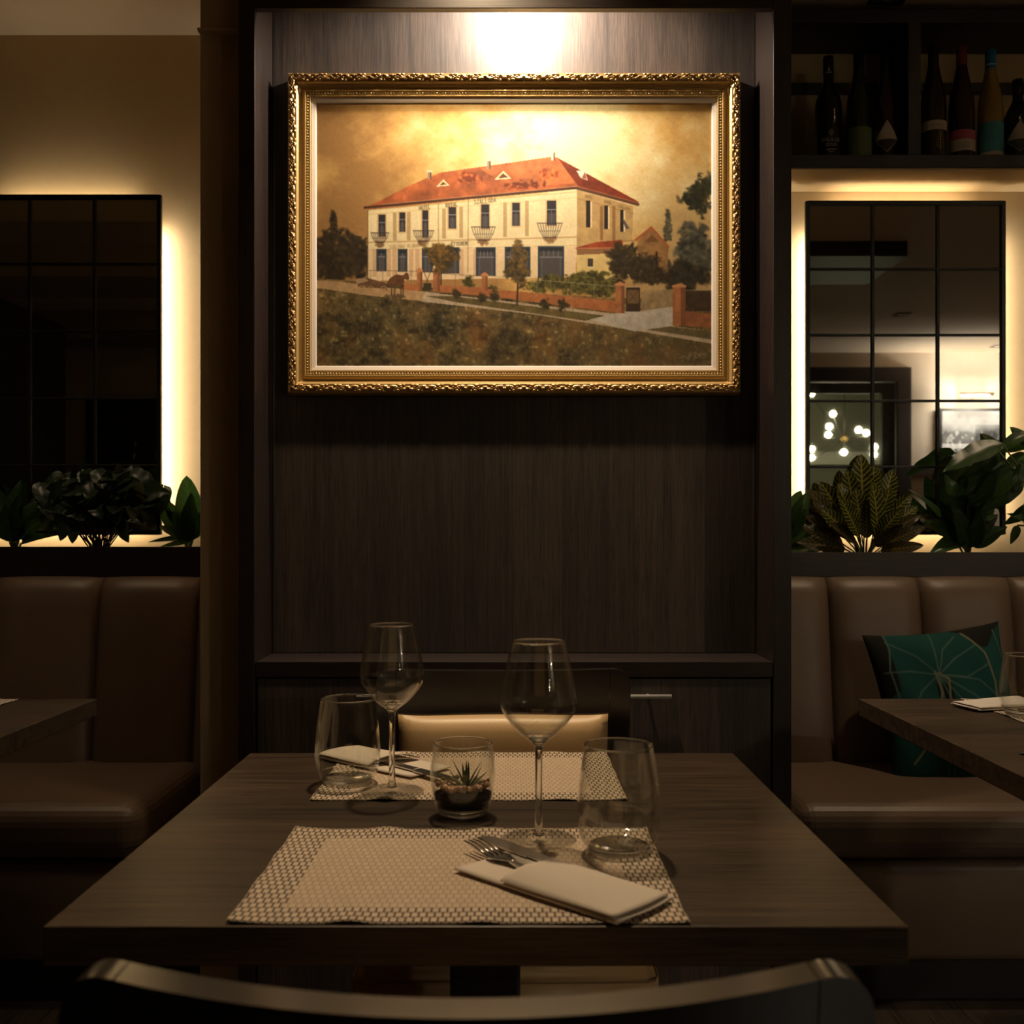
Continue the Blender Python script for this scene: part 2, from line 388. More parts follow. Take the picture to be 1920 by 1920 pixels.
spot('downlight_table_offscreen', (-0.09, 1.98, CEIL - 0.02), (-0.04, 1.36, 0.75), P_TABLE, 74, 1.0, 0.04)
spot('downlight_picture_offscreen', (-0.09, 1.98, CEIL - 0.021), (0.0, 2.47, 1.75), P_PICTURE, 80, 1.0, 0.045)
downlight(1.095, 2.955, False, 'unlit black-rimmed downlight in the ceiling above the wine shelf')
for x, y, l in ((2.77, -0.98, 'unlit downlight in the cream ceiling between the door and the dark beam'), (4.03, -2.2, 'unlit downlight in the cream ceiling above the lit photograph')):
    downlight(x, y, False, l)
# picture lamp tucked behind the valance
t = thing('picture_lamp', 'small dark lamp tucked under the valance above the gilt frame', 'lamp', (0.018, 2.345, 2.302))
box('bracket', -0.037, 0.037, -0.022, -0.004, 0.0, 0.20, M['black'], t, 0.003)
box('arm', -0.012, 0.012, -0.0038, 0.03, 0.1492, 0.165, M['black'], t, 0.002)
box('lamp_head', -0.03, 0.03, 0.0, 0.045, 0.113, 0.149, M['black'], t, 0.005)
box('lens', -0.024, 0.024, 0.005, 0.04, 0.109, 0.1128, emit('shielded_lens', (1.0, 0.85, 0.62), 4.0), t)
spot('picture_lamp_offscreen', (0.018, 2.362, 2.405), (0.018, 2.47, 2.22), P_VALANCE, 176, 0.35, 0.02, (1.0, 0.84, 0.68))
# downlights over the two side tables
downlight(1.40, 2.44, True, 'steel-rimmed square downlight in the ceiling over the table before the teal cushion')
spot('downlight_right_bay_offscreen', (1.40, 2.44, CEIL - 0.02), (1.30, 2.38, 0.75), 56, 84, 0.9, 0.025)
downlight(-1.5, 2.44, True, 'steel-rimmed square downlight in the ceiling over the table before the plain bench')
spot('downlight_left_bay_offscreen', (-1.5, 2.44, CEIL - 0.02), (-1.38, 2.4, 0.75), 15, 84, 0.9, 0.025)

# ================================================================== CABINET under the painting
cab = thing('built_in_cabinet', 'dark wooden built-in cabinet with a long bar handle under the painting', 'cabinet', (0.006, 2.385, 0))
def cbox(name, x0, x1, y0, y1, z0, z1, mat, par=None, bevel=0.0012):
    return box(name, x0 - 0.006, x1 - 0.006, y0 - 2.385, y1 - 2.385, z0, z1, mat, par or cab, bevel)
cbox('body', -0.575, 0.587, 2.325, 2.489, 0.0, 0.788, M['frame_wood'])
cbox('countertop', -0.575, 0.587, 2.299, 2.469, 0.789, 0.824, M['frame_wood_h'])
dr = cbox('door', -0.571, 0.583, 2.303, 2.324, 0.08, 0.785, M['panel'])
hd = tube('handle', [(-0.351, -0.031, 0.668), (0.351, -0.031, 0.668)], 0.0052, M['handle'], dr, 12)
for s in (-1, 1):
    tube('handle_post', [(s * 0.30, -0.031, 0.668), (s * 0.30, -0.0105, 0.668)], 0.004, M['handle'], dr)

# ================================================================== SEATING BAYS
def bench(name, x0, x1, seams, label, yoff=0.0):
    b = thing(name, label, 'bench', ((x0 + x1) / 2, 2.7, 0))
    cx = (x0 + x1) / 2
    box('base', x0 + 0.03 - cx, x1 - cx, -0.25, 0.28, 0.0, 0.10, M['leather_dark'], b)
    box('seat_front', x0 + 0.012 - cx, x1 - cx, -0.285, 0.28, 0.10, 0.335, M['leather'], b, 0.02, 3)
    box('seat', x0 - cx, x1 - cx, -0.30, 0.262, 0.338, 0.472, M['leather'], b, 0.05, 6)
    for p in list(b.children)[2].data.polygons: p.use_smooth = True
    for a, c in zip(seams[:-1], seams[1:]):
        path = [(0.185, 0.40), (0.195, 0.50), (0.212, 0.62), (0.228, 0.74), (0.242, 0.85), (0.252, 0.92), (0.262, 0.955), (0.278, 0.978), (0.285, 0.984)]
        def fn(s, t_, a=a, c=c):
            k = t_ * (len(path) - 1); i = min(int(k), len(path) - 2); fr = k - i
            y = path[i][0] * (1 - fr) + path[i + 1][0] * fr; z = path[i][1] * (1 - fr) + path[i + 1][1] * fr
            e = 1 - abs(2 * s - 1) ** 6
            top = max(0, (t_ - 0.62) / 0.38); e2 = 1 - abs(2 * s - 1) ** (6 - 3 * top)
            bl = 0.030 * e2 * (1 - 0.55 * top ** 3)
            x = a + (c - a) * s
            return (x - cx, y - bl + (0.012 if t_ < 0.05 else 0), z + 0.004 * e2 * top)
        def back(s, t_, a=a, c=c):
            x, y, z = fn(s, t_); return (x, 0.287, z)
        v, f = shell_geo(fn, back, 16, 20)
        mobj('back_panel', v, [tuple(q) for q in f], M['leather'], b, smooth=True)
    return b
bench('bench', -2.05, -0.875, [-2.05, -1.79, -1.487, -1.186, -0.90, -0.735], 'taupe leather bench with plain seat against the beige pier')
bench('bench', 0.665, 2.05, [0.632, 0.9125, 1.178, 1.442, 1.71, 2.05], 'taupe leather bench with a teal cushion on it')

def planter(name, x0, x1, ztop, label):
    p = thing(name, label, 'planter', ((x0 + x1) / 2, 3.09, 0.985)); cx = (x0 + x1) / 2
    box('front_board', x0 - cx, x1 - cx, -0.10, -0.08, 0.0, ztop - 0.985, M['frame_wood_h'], p, 0.0015)
    box('soil', x0 - cx, x1 - cx, -0.08, 0.109, 0.0, ztop - 1.03, M['soil'], p)
    return p
planter('planter', -2.05, -0.735, 1.074, 'dark wooden planter trough on the wall left of the pier')
planter('planter', 0.632, 2.05, 1.058, 'dark wooden planter trough below the bright mirror by the wine shelf')

def mirror(x0, x1, z0, z1, cols, rows, label):
    cx, cz = (x0 + x1) / 2, z0
    m = thing('backlit_mirror', label, 'mirror', (cx, 3.14, z0))
    W, H = (x1 - x0) / 2, z1 - z0
    box('mirror_pane', -W, W, 0.0, 0.006, 0.0, H, M['mirror'], m)
    box('backing', -W + 0.034, W - 0.034, 0.0065, 0.0595, 0.034, H - 0.034, M['black'], m)
    bw = 0.0055
    for x in (-W, W): box('frame_bar', x - bw - 0.001, x + bw + 0.001, -0.008, 0.0062, -bw, H + bw, M['black'], m, 0.001)
    for z in (0, H): box('frame_bar', -W, W, -0.008, 0.0062, z - bw - 0.001, z + bw + 0.001, M['black'], m, 0.001)
    for i in range(1, cols):
        x = -W + 2 * W * i / cols; box('glazing_bar', x - bw * 0.85, x + bw * 0.85, -0.006, -0.0002, bw, H - bw, M['black'], m, 0.001)
    for j in range(1, rows):
        z = H * j / rows; box('glazing_bar', -W + bw, W - bw, -0.005, -0.0003, z - bw * 0.7, z + bw * 0.7, M['black'], m, 0.001)
    for s in (-1, 1):
        a, b_ = sorted((s * (W - 0.028), s * (W - 0.0335)))
        box('led_strip', a, b_, 0.018, 0.046, 0.05, H - 0.09, M['led'], m)
    box('led_strip', -W + 0.09, W - 0.09, 0.018, 0.046, H - 0.0335, H - 0.028, M['led_soft'], m)
    box('led_strip', -W + 0.05, W - 0.05, 0.018, 0.046, 0.028, 0.0335, M['led_soft'], m)
    return m
mirror(-1.675, -1.079, 1.115, 2.144, 3, 5, 'dark grid mirror with warm glow beside the beige pier')
mirror(0.907, 1.506, 1.115, 2.125, 3, 5, 'bright grid mirror with warm glow below the wine shelf')

# ------------------------------------------------------------------ wine shelf
sh = thing('wine_shelf', 'dark wooden wall shelf holding a row of wine bottles', 'shelf', (1.34, 3.1, 2.18))
def sbox(name, x0, x1, y0, y1, z0, z1, mat, bevel=0.001):
    return box(name, x0 - 1.34, x1 - 1.34, y0 - 3.1, y1 - 3.1, z0 - 2.18, z1 - 2.18, mat, sh, bevel)
sbox('bottom_board', 0.63, 2.05, 3.0, 3.199, 2.185, 2.2225, M['frame_wood_h'])
sbox('soffit_panel', 0.63, 2.05, 3.002, 3.199, 2.180, 2.1848, M['wall'])
sbox('top_board', 0.63, 2.05, 3.0, 3.199, 2.61, 2.65, M['frame_wood_h'])
sbox('divider', 1.1625, 1.20, 3.0, 3.199, 2.2228, 2.6097, M['frame_wood'])
sbox('back_rail', 0.63, 1.162, 3.17, 3.199, 2.482, 2.509, M['frame_wood_h'])
sbox('back_rail', 1.2005, 2.05, 3.17, 3.199, 2.482, 2.509, M['frame_wood_h'])
# ================================================================== THE PAINTING (flat artwork, oil colours as a colour layer)
rng = np.random.default_rng(7)
PX0, PX1, PY0, PY1 = 596, 1334, 196, 686
PW, PH = PX1 - PX0, PY1 - PY0
yy, xx = np.mgrid[PY0:PY1, PX0:PX1].astype(np.float64); yy += 0.5; xx += 0.5
img = np.zeros((PH, PW, 3))
def vnoise(scale, seed, sx=1.0, sy=1.0):
    r = np.random.default_rng(seed); gx = (xx - PX0) / scale * sx; gy = (yy - PY0) / scale * sy
    g = r.random((int(gy.max()) + 3, int(gx.max()) + 3)); ix, iy = gx.astype(int), gy.astype(int)
    fx, fy = gx - ix, gy - iy; fx = fx * fx * (3 - 2 * fx); fy = fy * fy * (3 - 2 * fy)
    return (g[iy, ix] * (1 - fx) + g[iy, ix + 1] * fx) * (1 - fy) + (g[iy + 1, ix] * (1 - fx) + g[iy + 1, ix + 1] * fx) * fy
def fbm(scale, seed, octv=5, sx=1.0, sy=1.0):
    t = 0; a = 1.0; s = 0
    for o_ in range(octv):
        t = t + a * vnoise(max(scale / 2 ** o_, 1.5), seed + o_ * 13, sx, sy); s += a; a *= 0.55
    return t / s
def c8(r, g, b): return np.array([r, g, b], float)
def poly_mask(pts):
    m = np.zeros((PH, PW), bool); n_ = len(pts)
    for i in range(n_):
        x1, y1 = pts[i]; x2, y2 = pts[(i + 1) % n_]
        if y1 == y2: continue
        c = ((yy >= min(y1, y2)) & (yy < max(y1, y2))); xi = x1 + (yy - y1) * (x2 - x1) / (y2 - y1)
        m ^= c & (xx < xi)
    return m
def blend(mask, col):
    global img
    m = mask.astype(float)[..., None]; img = img * (1 - m) + col * m
def poly(pts, col, tex=0.0, alpha=1.0, seed=3, scale=9):
    m = poly_mask(pts) * alpha
    cc = np.array(col, float)[None, None, :]
    if tex: cc = cc * (1 + tex * (fbm(scale, seed, 4)[..., None] - 0.5) * 2)
    blend(m, cc)
def line(pts, col, wd=1.0, alpha=1.0):
    m = np.zeros((PH, PW))
    for (x1, y1), (x2, y2) in zip(pts[:-1], pts[1:]):
        bx0, bx1, by0, by1 = int(min(x1, x2) - wd - 2 - PX0), int(max(x1, x2) + wd + 3 - PX0), int(min(y1, y2) - wd - 2 - PY0), int(max(y1, y2) + wd + 3 - PY0)
        bx0, by0 = max(bx0, 0), max(by0, 0)
        if bx1 <= 0 or by1 <= 0 or bx0 >= PW or by0 >= PH: continue
        X, Y = xx[by0:by1, bx0:bx1], yy[by0:by1, bx0:bx1]
        dx, dy = x2 - x1, y2 - y1; L2 = dx * dx + dy * dy + 1e-9
        t_ = np.clip(((X - x1) * dx + (Y - y1) * dy) / L2, 0, 1)
        d = np.hypot(X - x1 - t_ * dx, Y - y1 - t_ * dy)
        m[by0:by1, bx0:bx1] = np.maximum(m[by0:by1, bx0:bx1], np.clip(wd / 2 + 0.5 - d, 0, 1))
    blend(m * alpha, np.array(col, float))
def rect(x0, y0, x1, y1, col, **k): poly([(x0, y0), (x1, y0), (x1, y1), (x0, y1)], col, **k)
def foliage(cx, cy, rx, ry, cols, n, seed, size=5.0, power=0.6):
    """hundreds of small brush dabs inside an ellipse"""
    global img
    r = np.random.default_rng(seed)
    for k in range(n):
        a = r.random() * 2 * math.pi; q = r.random() ** power * (0.88 + 0.20 * math.sin(3 * a + seed) + 0.14 * math.sin(7 * a + 2.3 * seed) + 0.10 * r.normal())
        x, y = cx + rx * q * math.cos(a), cy + ry * q * math.sin(a)
        s = size * (0.5 + r.random()); col = np.array(cols[int(r.integers(len(cols)))], float) * (0.8 + 0.4 * r.random())
        bx0, bx1, by0, by1 = int(x - s - PX0), int(x + s + 2 - PX0), int(y - s - PY0), int(y + s + 2 - PY0)
        bx0, by0, bx1, by1 = max(bx0, 0), max(by0, 0), min(bx1, PW), min(by1, PH)
        if bx0 >= bx1 or by0 >= by1: continue
        X, Y = xx[by0:by1, bx0:bx1] - x, yy[by0:by1, bx0:bx1] - y; th = r.random() * 3.14
        d = np.hypot((X * math.cos(th) + Y * math.sin(th)) / s, (-X * math.sin(th) + Y * math.cos(th)) / (s * 0.55))
        m = (np.clip(1.3 - d, 0, 1) * (0.55 + 0.4 * r.random()))[..., None]
        img[by0:by1, bx0:bx1] = img[by0:by1, bx0:bx1] * (1 - m) + col * m
# sky
u = (xx - PX0) / PW; vv_ = (yy - PY0) / PH
cl = fbm(95, 11, 6, 1.0, 1.35); cl2 = fbm(42, 41, 5); cl3 = fbm(16, 77, 4)
bright = np.exp(-(((u - 0.60) / 0.34) ** 2 + ((vv_ - 0.10) / 0.42) ** 2)) * 1.15 + 0.35 * np.exp(-(((u - 0.86) / 0.2) ** 2 + ((vv_ - 0.38) / 0.2) ** 2))
s_ = np.clip(bright + 1.25 * (cl - 0.5) + 0.5 * (cl2 - 0.5) + 0.2 * (cl3 - 0.5), 0, 1)[..., None]
brown, goldc, pale = c8(172, 126, 68), c8(216, 168, 90), c8(244, 224, 160)
sky = np.where(s_ < 0.45, brown + (goldc - brown) * (s_ / 0.45), goldc + (pale - goldc) * ((s_ - 0.45) / 0.55))
lowr = np.clip((u - 0.72) / 0.15, 0, 1) * np.clip((vv_ - 0.22) / 0.2, 0, 1)
sky = sky * (1 - 0.6 * lowr[..., None]) + c8(196, 168, 112) * 0.6 * lowr[..., None]
lowl = np.clip((0.25 - u) / 0.2, 0, 1) * np.clip((vv_ - 0.25) / 0.25, 0, 1)
img[:] = sky * (1 - 0.32 * lowl[..., None]) + c8(128, 92, 48) * 0.32 * lowl[..., None]
# trees behind
dk = [(46, 36, 20), (60, 46, 24), (36, 28, 16), (74, 56, 30)]
foliage(640, 490, 55, 42, dk, 420, 1, 7); foliage(665, 470, 32, 40, dk, 220, 2, 6); foliage(612, 470, 22, 40, dk, 160, 3, 6)
for k in range(9): foliage(627, 402 + k * 6, 2 + k * 1.5, 5, dk, 16, 20 + k, 4)
foliage(1308, 372, 27, 34, [(48, 48, 28), (66, 62, 36), (36, 36, 22)], 300, 5, 5)
foliage(1330, 350, 18, 20, [(48, 48, 28), (66, 62, 36)], 120, 6, 5)
for k in range(9): foliage(1253, 398 + k * 6.5, 2 + k * 1.0, 5, [(88, 84, 62), (70, 66, 46)], 14, 40 + k, 3.5)
foliage(1305, 475, 42, 52, [(84, 82, 62), (62, 60, 44), (104, 98, 76), (46, 42, 30)], 520, 7, 7)
foliage(1285, 520, 45, 30, [(52, 44, 28), (66, 58, 38), (38, 32, 20)], 300, 8, 7)
# main house
wall_c, wall_s, shade = (236, 214, 156), (188, 152, 92), (172, 138, 86)
poly([(692, 396), (1084, 360), (1081, 520), (692, 528)], wall_c, 0.06, seed=21, scale=25)
poly([(692, 470), (1082, 462), (1081, 520), (692, 528)], (236, 198, 146), 0.06, alpha=0.65, seed=22, scale=20)
poly([(1083, 358), (1188, 388), (1186, 452), (1083, 466)], wall_s, 0.12, seed=23, scale=14)
# roof
poly([(686, 391), (705, 383), (770, 350), (826, 326), (1036, 296), (1047, 297), (1085, 350), (1084, 356), (692, 394)], (166, 88, 46), 0.45, seed=31, scale=22)
poly([(900, 318), (1036, 296), (1047, 297), (1082, 346), (960, 352)], (186, 108, 58), 0.35, alpha=0.7, seed=34, scale=16)
poly([(1045, 297), (1198, 380), (1197, 385), (1084, 352)], (120, 46, 20), 0.25, seed=32, scale=10)
foliage(985, 348, 40, 9, [(96, 42, 20), (120, 50, 22)], 60, 51, 4); foliage(880, 335, 24, 14, [(110, 48, 22), (214, 110, 50)], 60, 52, 4)
foliage(1030, 330, 22, 12, [(220, 116, 52), (140, 60, 26)], 60, 53, 4)
line([(686, 391), (1084, 354)], (74, 44, 26), 4.5); line([(692, 396), (1084, 361)], (196, 164, 104), 2.0, 0.7)
line([(720, 385), (1084, 351)], (214, 180, 130), 0.9, 0.75)
line([(1084, 355), (1197, 385)], (92, 58, 36), 5.5); line([(1084, 351), (1197, 382)], (206, 140, 90), 1.0, 0.8)
line([(1045, 297), (1084, 350)], (226, 140, 78), 1.2, 0.7)
for (x, y, h) in ((807, 322, 16), (918, 301, 18), (1038, 285, 18)):
    rect(x - 3, y, x + 4, y + h, (150, 128, 104) if x < 1000 else (226, 208, 172)); rect(x - 5, y - 1, x + 6, y + 3, (216, 196, 160)); rect(x + 1, y + 3, x + 4, y + h, (104, 74, 52))
for (x, y, s) in ((833, 338, 11), (945, 322, 14)):
    poly([(x - s - 2, y + s + 3), (x, y), (x + s + 2, y + s + 1)], (236, 206, 150)); poly([(x - s + 4, y + s), (x, y + 5), (x + s - 4, y + s - 1)], (100, 58, 34))
poly([(1082, 322), (1098, 321), (1103, 340), (1090, 336)], (232, 214, 182)); poly([(1092, 336), (1098, 324), (1101, 338)], (150, 88, 56))
# upper windows, strips, balconies
line([(692, 404), (1084, 372)], (208, 172, 104), 1.0, 0.7)
line([(692, 456), (1083, 446)], (190, 150, 92), 2.6, 0.85); line([(692, 470), (1083, 461)], (204, 166, 108), 1.2, 0.6)
line([(1084, 466), (1188, 452)], (150, 108, 60), 2.0, 0.8); line([(1084, 374), (1188, 402)], (140, 104, 58), 1.2, 0.7)
for (x, y0, y1) in ((743, 400, 453), (769, 399, 452), (835, 393, 449), (867, 389, 447), (949, 381, 446), (990, 378, 444)):
    rect(x - 3.5, y0, x + 3.5, y1, shade, alpha=0.75)
for x in (1129, 1152): rect(x - 3, 388, x + 3, 452, (140, 96, 50), alpha=0.8)
def window(x0, y0, x1, y1):
    rect(x0 - 2.5, y0 - 2, x1 + 2.5, y1 + 3, (206, 166, 108), alpha=0.7); rect(x0, y0, x1, y1, (44, 40, 40))
    ym = y0 + (y1 - y0) * 0.36; line([(x0, ym), (x1, ym)], (176, 170, 160), 1.2); line([((x0 + x1) / 2, ym), ((x0 + x1) / 2, y1)], (116, 110, 106), 1.0)
    rect(x0 + 2, ym + 6, x1 - 2, y1 - 1, (92, 84, 80), alpha=0.7)
for (x0, y0, x1, y1) in ((712, 404, 725, 445), (751, 400, 762, 436), (794, 396, 805, 447), (843, 390, 857, 430), (904, 385, 919, 430), (962, 382, 976, 425), (1027, 378, 1044, 424)):
    window(x0, y0, x1, y1)
for (x0, y0, x1, y1) in ((1100, 378, 1108, 428), (1134, 387, 1141, 431), (1164, 395, 1170, 436)):
    rect(x0, y0, x1, y1, (38, 26, 20)); rect(x1, y0 + 2, x1 + 3, y1, (236, 206, 150))
poly([(1168, 408), (1181, 430), (1175, 431), (1168, 416)], (88, 80, 72))
for (xa, xb, y0, y1) in ((698, 731, 438, 456), (777, 815, 434, 454), (886, 930, 427, 452), (1009, 1055, 420, 447)):
    cx_ = (xa + xb) / 2; wb = (xb - xa) / 2
    foliage(cx_, y1 + 4, wb * 0.5, 5, [(140, 104, 62)], 24, int(xa), 4)
    line([(xa, y0), (xb, y0)], (62, 48, 40), 1.4)
    for k in range(10):
        a = -1 + 2 * k / 9; xt = cx_ + a * wb
        line([(xt, y0), (cx_ + a * wb * 0.82, (y0 + y1) / 2), (cx_ + a * wb * 0.5, y1)], (58, 44, 38), 1.0, 0.9)
    line([(cx_ - wb * 0.85, (y0 + y1) / 2 + 1), (cx_ + wb * 0.85, (y0 + y1) / 2 + 1)], (70, 54, 44), 0.9, 0.7)
    line([(cx_ - wb * 0.5, y1), (cx_ + wb * 0.5, y1)], (58, 44, 38), 1.4)
line([(824, 384), (824, 452)], (120, 90, 52), 1.2, 0.8); line([(880, 376), (879, 512)], (120, 90, 52), 1.2, 0.8); line([(692, 396), (692, 528)], (88, 62, 36), 1.5, 0.8)
# ground floor
for x in (705, 731, 742, 773, 785, 867, 893): rect(x - 4, 468, x + 4, 520, (198, 154, 108), alpha=0.6)
for (x0, y0, x1, y1) in ((710, 470, 725, 510), (750, 470, 764, 511), (795, 469, 812, 512), (832, 467, 861, 514), (896, 467, 929, 519), (950, 466, 994, 520), (1012, 465, 1057, 523)):
    rect(x0 - 2, y0 - 2, x1 + 2, y1, (52, 62, 66)); rect(x0 + 2, y0 + 8, x1 - 2, y1, (78, 70, 64)); rect(x0 + 1, y0 + 1, x1 - 1, y0 + 7, (34, 36, 38))
    yb = y0 + (y1 - y0) * 0.32; line([(x0 + 1, yb), (x1 - 1, yb)], (150, 154, 154), 1.2)
    nn = 5 if x1 - x0 > 24 else 2
    for k in range(1, nn): line([(x0 + (x1 - x0) * k / nn, y0 + 5), (x0 + (x1 - x0) * k / nn, yb)], (150, 154, 154), 0.9, 0.8)
    line([(x0 + 5, yb), (x0 + 5, y1)], (120, 122, 120), 1.0, 0.7); line([(x1 - 5, yb), (x1 - 5, y1)], (120, 122, 120), 1.0, 0.7)
# hand lettering on the facade
GL = {'H': ['0010', '4044', '0244'], }
STR = {'H': [[(0, 0), (0, 1)], [(1, 0), (1, 1)], [(0, .5), (1, .5)]], 'O': [[(.5, 0), (1, .3), (1, .7), (.5, 1), (0, .7), (0, .3), (.5, 0)]],
       'T': [[(0, 0), (1, 0)], [(.5, 0), (.5, 1)]], 'E': [[(1, 0), (0, 0), (0, 1), (1, 1)], [(0, .5), (.8, .5)]], 'L': [[(0, 0), (0, 1), (1, 1)]],
       'R': [[(0, 1), (0, 0), (1, .1), (1, .4), (0, .5), (1, 1)]], 'Y': [[(0, 0), (.5, .5), (1, 0)], [(.5, .5), (.5, 1)]],
       'A': [[(0, 1), (.5, 0), (1, 1)], [(.2, .65), (.8, .65)]], 'S': [[(1, .1), (.4, 0), (0, .25), (1, .7), (.6, 1), (0, .9)]],
       'Z': [[(0, 0), (1, 0), (0, 1), (1, 1)]], 'D': [[(0, 0), (.6, 0), (1, .5), (.6, 1), (0, 1), (0, 0)]],
       'M': [[(0, 1), (0, 0), (.5, .6), (1, 0), (1, 1)]], 'B': [[(0, 0), (.8, .2), (0, .5), (1, .75), (0, 1), (0, 0)]], 'J': [[(1, 0), (1, .8), (.5, 1), (0, .8)]], 'I': [[(.5, 0), (.5, 1)]], ' ': [],
       '\'': [[(.6, -.35), (.3, -.15)]]}
def letters(txt, x0, x1, yl, yr, h, col, wd=1.1, alpha=1.0):
    n_ = len(txt); st = (x1 - x0) / n_
    for k, ch in enumerate(txt):
        acc = ch in 'ÁÉ'; b = {'Á': 'A', 'É': 'E'}.get(ch, ch); bx = x0 + k * st; by = yl + (yr - yl) * k / max(n_ - 1, 1)
        for s in STR[b] + (STR['\''] if acc else []):
            line([(bx + p[0] * st * 0.66, by + p[1] * h) for p in s], col, wd, alpha)
letters('HOTEL', 788, 810, 388.5, 386, 7, (96, 80, 44)); letters('ROYAL', 838, 861, 383, 380.5, 7.5, (92, 72, 42)); letters('SZÁLLODA', 891, 933, 376.5, 372.5, 8, (104, 88, 52))
letters('SZÁLLODAI BEJÁRAT', 733, 790, 461.5, 458.5, 6, (170, 132, 84), 1.0, 0.85); letters('ÉTTEREM', 848, 879, 456, 454.5, 6.5, (96, 76, 48))
letters('HOTEL', 1099, 1113, 367, 370, 5, (116, 84, 46), 0.9, 0.8); letters('ROYAL', 1134, 1148, 377, 380, 5, (116, 84, 46), 0.9, 0.8); letters('SZÁLLODA', 1160, 1183, 385.5, 391.5, 5, (116, 84, 46), 0.9, 0.8)
# annex and gabled house
poly([(1196, 452), (1222, 428), (1254, 464), (1252, 510), (1196, 512)], (150, 108, 60), 0.2, seed=61); line([(1192, 452), (1222, 428), (1254, 464)], (168, 88, 46), 4); poly([(1210, 455), (1223, 442), (1237, 455)], (116, 74, 40))
poly([(1083, 474), (1165, 472), (1165, 530), (1083, 532)], (222, 190, 116), 0.08, seed=62)
poly([(1080, 466), (1120, 455), (1168, 451), (1170, 467), (1082, 469)], (156, 68, 34), 0.25, seed=63); poly([(1083, 469), (1170, 467), (1170, 476), (1083, 479)], (142, 100, 60)); line([(1081, 467), (1170, 466)], (214, 160, 110), 1.2)
rect(1103, 486, 1113, 501, (70, 56, 46)); rect(1102, 501, 1114, 503, (220, 200, 160))
foliage(1168, 490, 30, 36, [(50, 40, 20), (70, 56, 26), (38, 30, 16)], 380, 9, 5); foliage(1200, 500, 40, 26, [(54, 44, 24), (76, 60, 32), (40, 32, 18)], 300, 10, 5)
foliage(1225, 520, 40, 16, [(60, 48, 26), (44, 34, 20)], 160, 12, 5); line([(1232, 475), (1230, 530)], (52, 38, 22), 4)
for (x, y, rx, ry, sd) in ((1085, 535, 30, 20, 13), (1130, 540, 30, 22, 14), (1040, 530, 26, 15, 15), (1110, 520, 30, 12, 16), (1010, 538, 20, 12, 17), (880, 530, 9, 10, 18), (925, 545, 14, 7, 19)):
    foliage(x, y, rx, ry, [(64, 58, 22), (92, 84, 30), (48, 42, 18), (110, 102, 44)], int(rx * ry * 0.6), sd, 4)
# lawn, paths and road
ground = poly_mask([(590, 524), (690, 528), (800, 540), (1165, 560), (1262, 560), (1340, 560), (1340, 700), (590, 700)])
g1, g2, g3 = fbm(60, 101, 5), fbm(22, 131, 4, 1, 1.6), fbm(7, 151, 3)
lawn = c8(104, 84, 46) + (g1[..., None] - 0.5) * c8(70, 46, 20) * 1.6 + (g2[..., None] - 0.5) * c8(62, 52, 28) + (g3[..., None] - 0.5) * c8(60, 52, 30)
redd = np.clip((g1 - 0.52) * 5, 0, 1) * np.clip((vv_ - 0.72) / 0.2, 0, 1); lawn = lawn * (1 - 0.6 * redd[..., None]) + c8(116, 70, 28) * 0.6 * redd[..., None]
darkl = np.clip((0.48 - g2) * 5, 0, 1) * np.clip((0.75 - u) / 0.4, 0.1, 1); lawn = lawn * (1 - 0.22 * darkl[..., None])
light_ = np.clip((g3 - 0.66) * 4, 0, 1) * np.clip(1.2 - abs(vv_ - 0.85) * 4, 0, 1); lawn = lawn + light_[..., None] * c8(70, 66, 50)
greyr = np.clip((u - 0.6) / 0.3, 0, 1) * np.clip((vv_ - 0.85) / 0.1, 0, 1); lawn = lawn * (1 - 0.5 * greyr[..., None]) + c8(88, 78, 50) * 0.5 * greyr[..., None]
blend(ground, lawn)
for k in range(1500):
    x, y = PX0 + rng.random() * PW, 568 + rng.random() * 116
    line([(x, y), (x + rng.normal() * 2, y - 3 - rng.random() * 5)], [(150, 136, 92), (66, 56, 26), (178, 166, 128), (128, 78, 34)][int(rng.integers(4))], 1.0, 0.35)
poly([(590, 526), (640, 529), (690, 536), (800, 548), (830, 553), (800, 566), (700, 556), (590, 540)], (186, 148, 98), 0.12, seed=71)
poly([(800, 548), (830, 552), (1165, 590), (1262, 572), (1262, 612), (1340, 622), (1340, 646), (1200, 622), (1000, 590), (790, 566)], (188, 164, 128), 0.14, seed=72)
poly([(800, 556), (850, 556), (1144, 594), (1098, 602), (860, 568)], (104, 88, 46), 0.3, seed=73); poly([(1208, 618), (1250, 612), (1340, 622), (1340, 638)], (108, 92, 56), 0.25, seed=74)
poly([(1105, 600), (1175, 584), (1204, 586), (1262, 574), (1262, 612), (1190, 622)], (190, 176, 150), 0.12, seed=75)
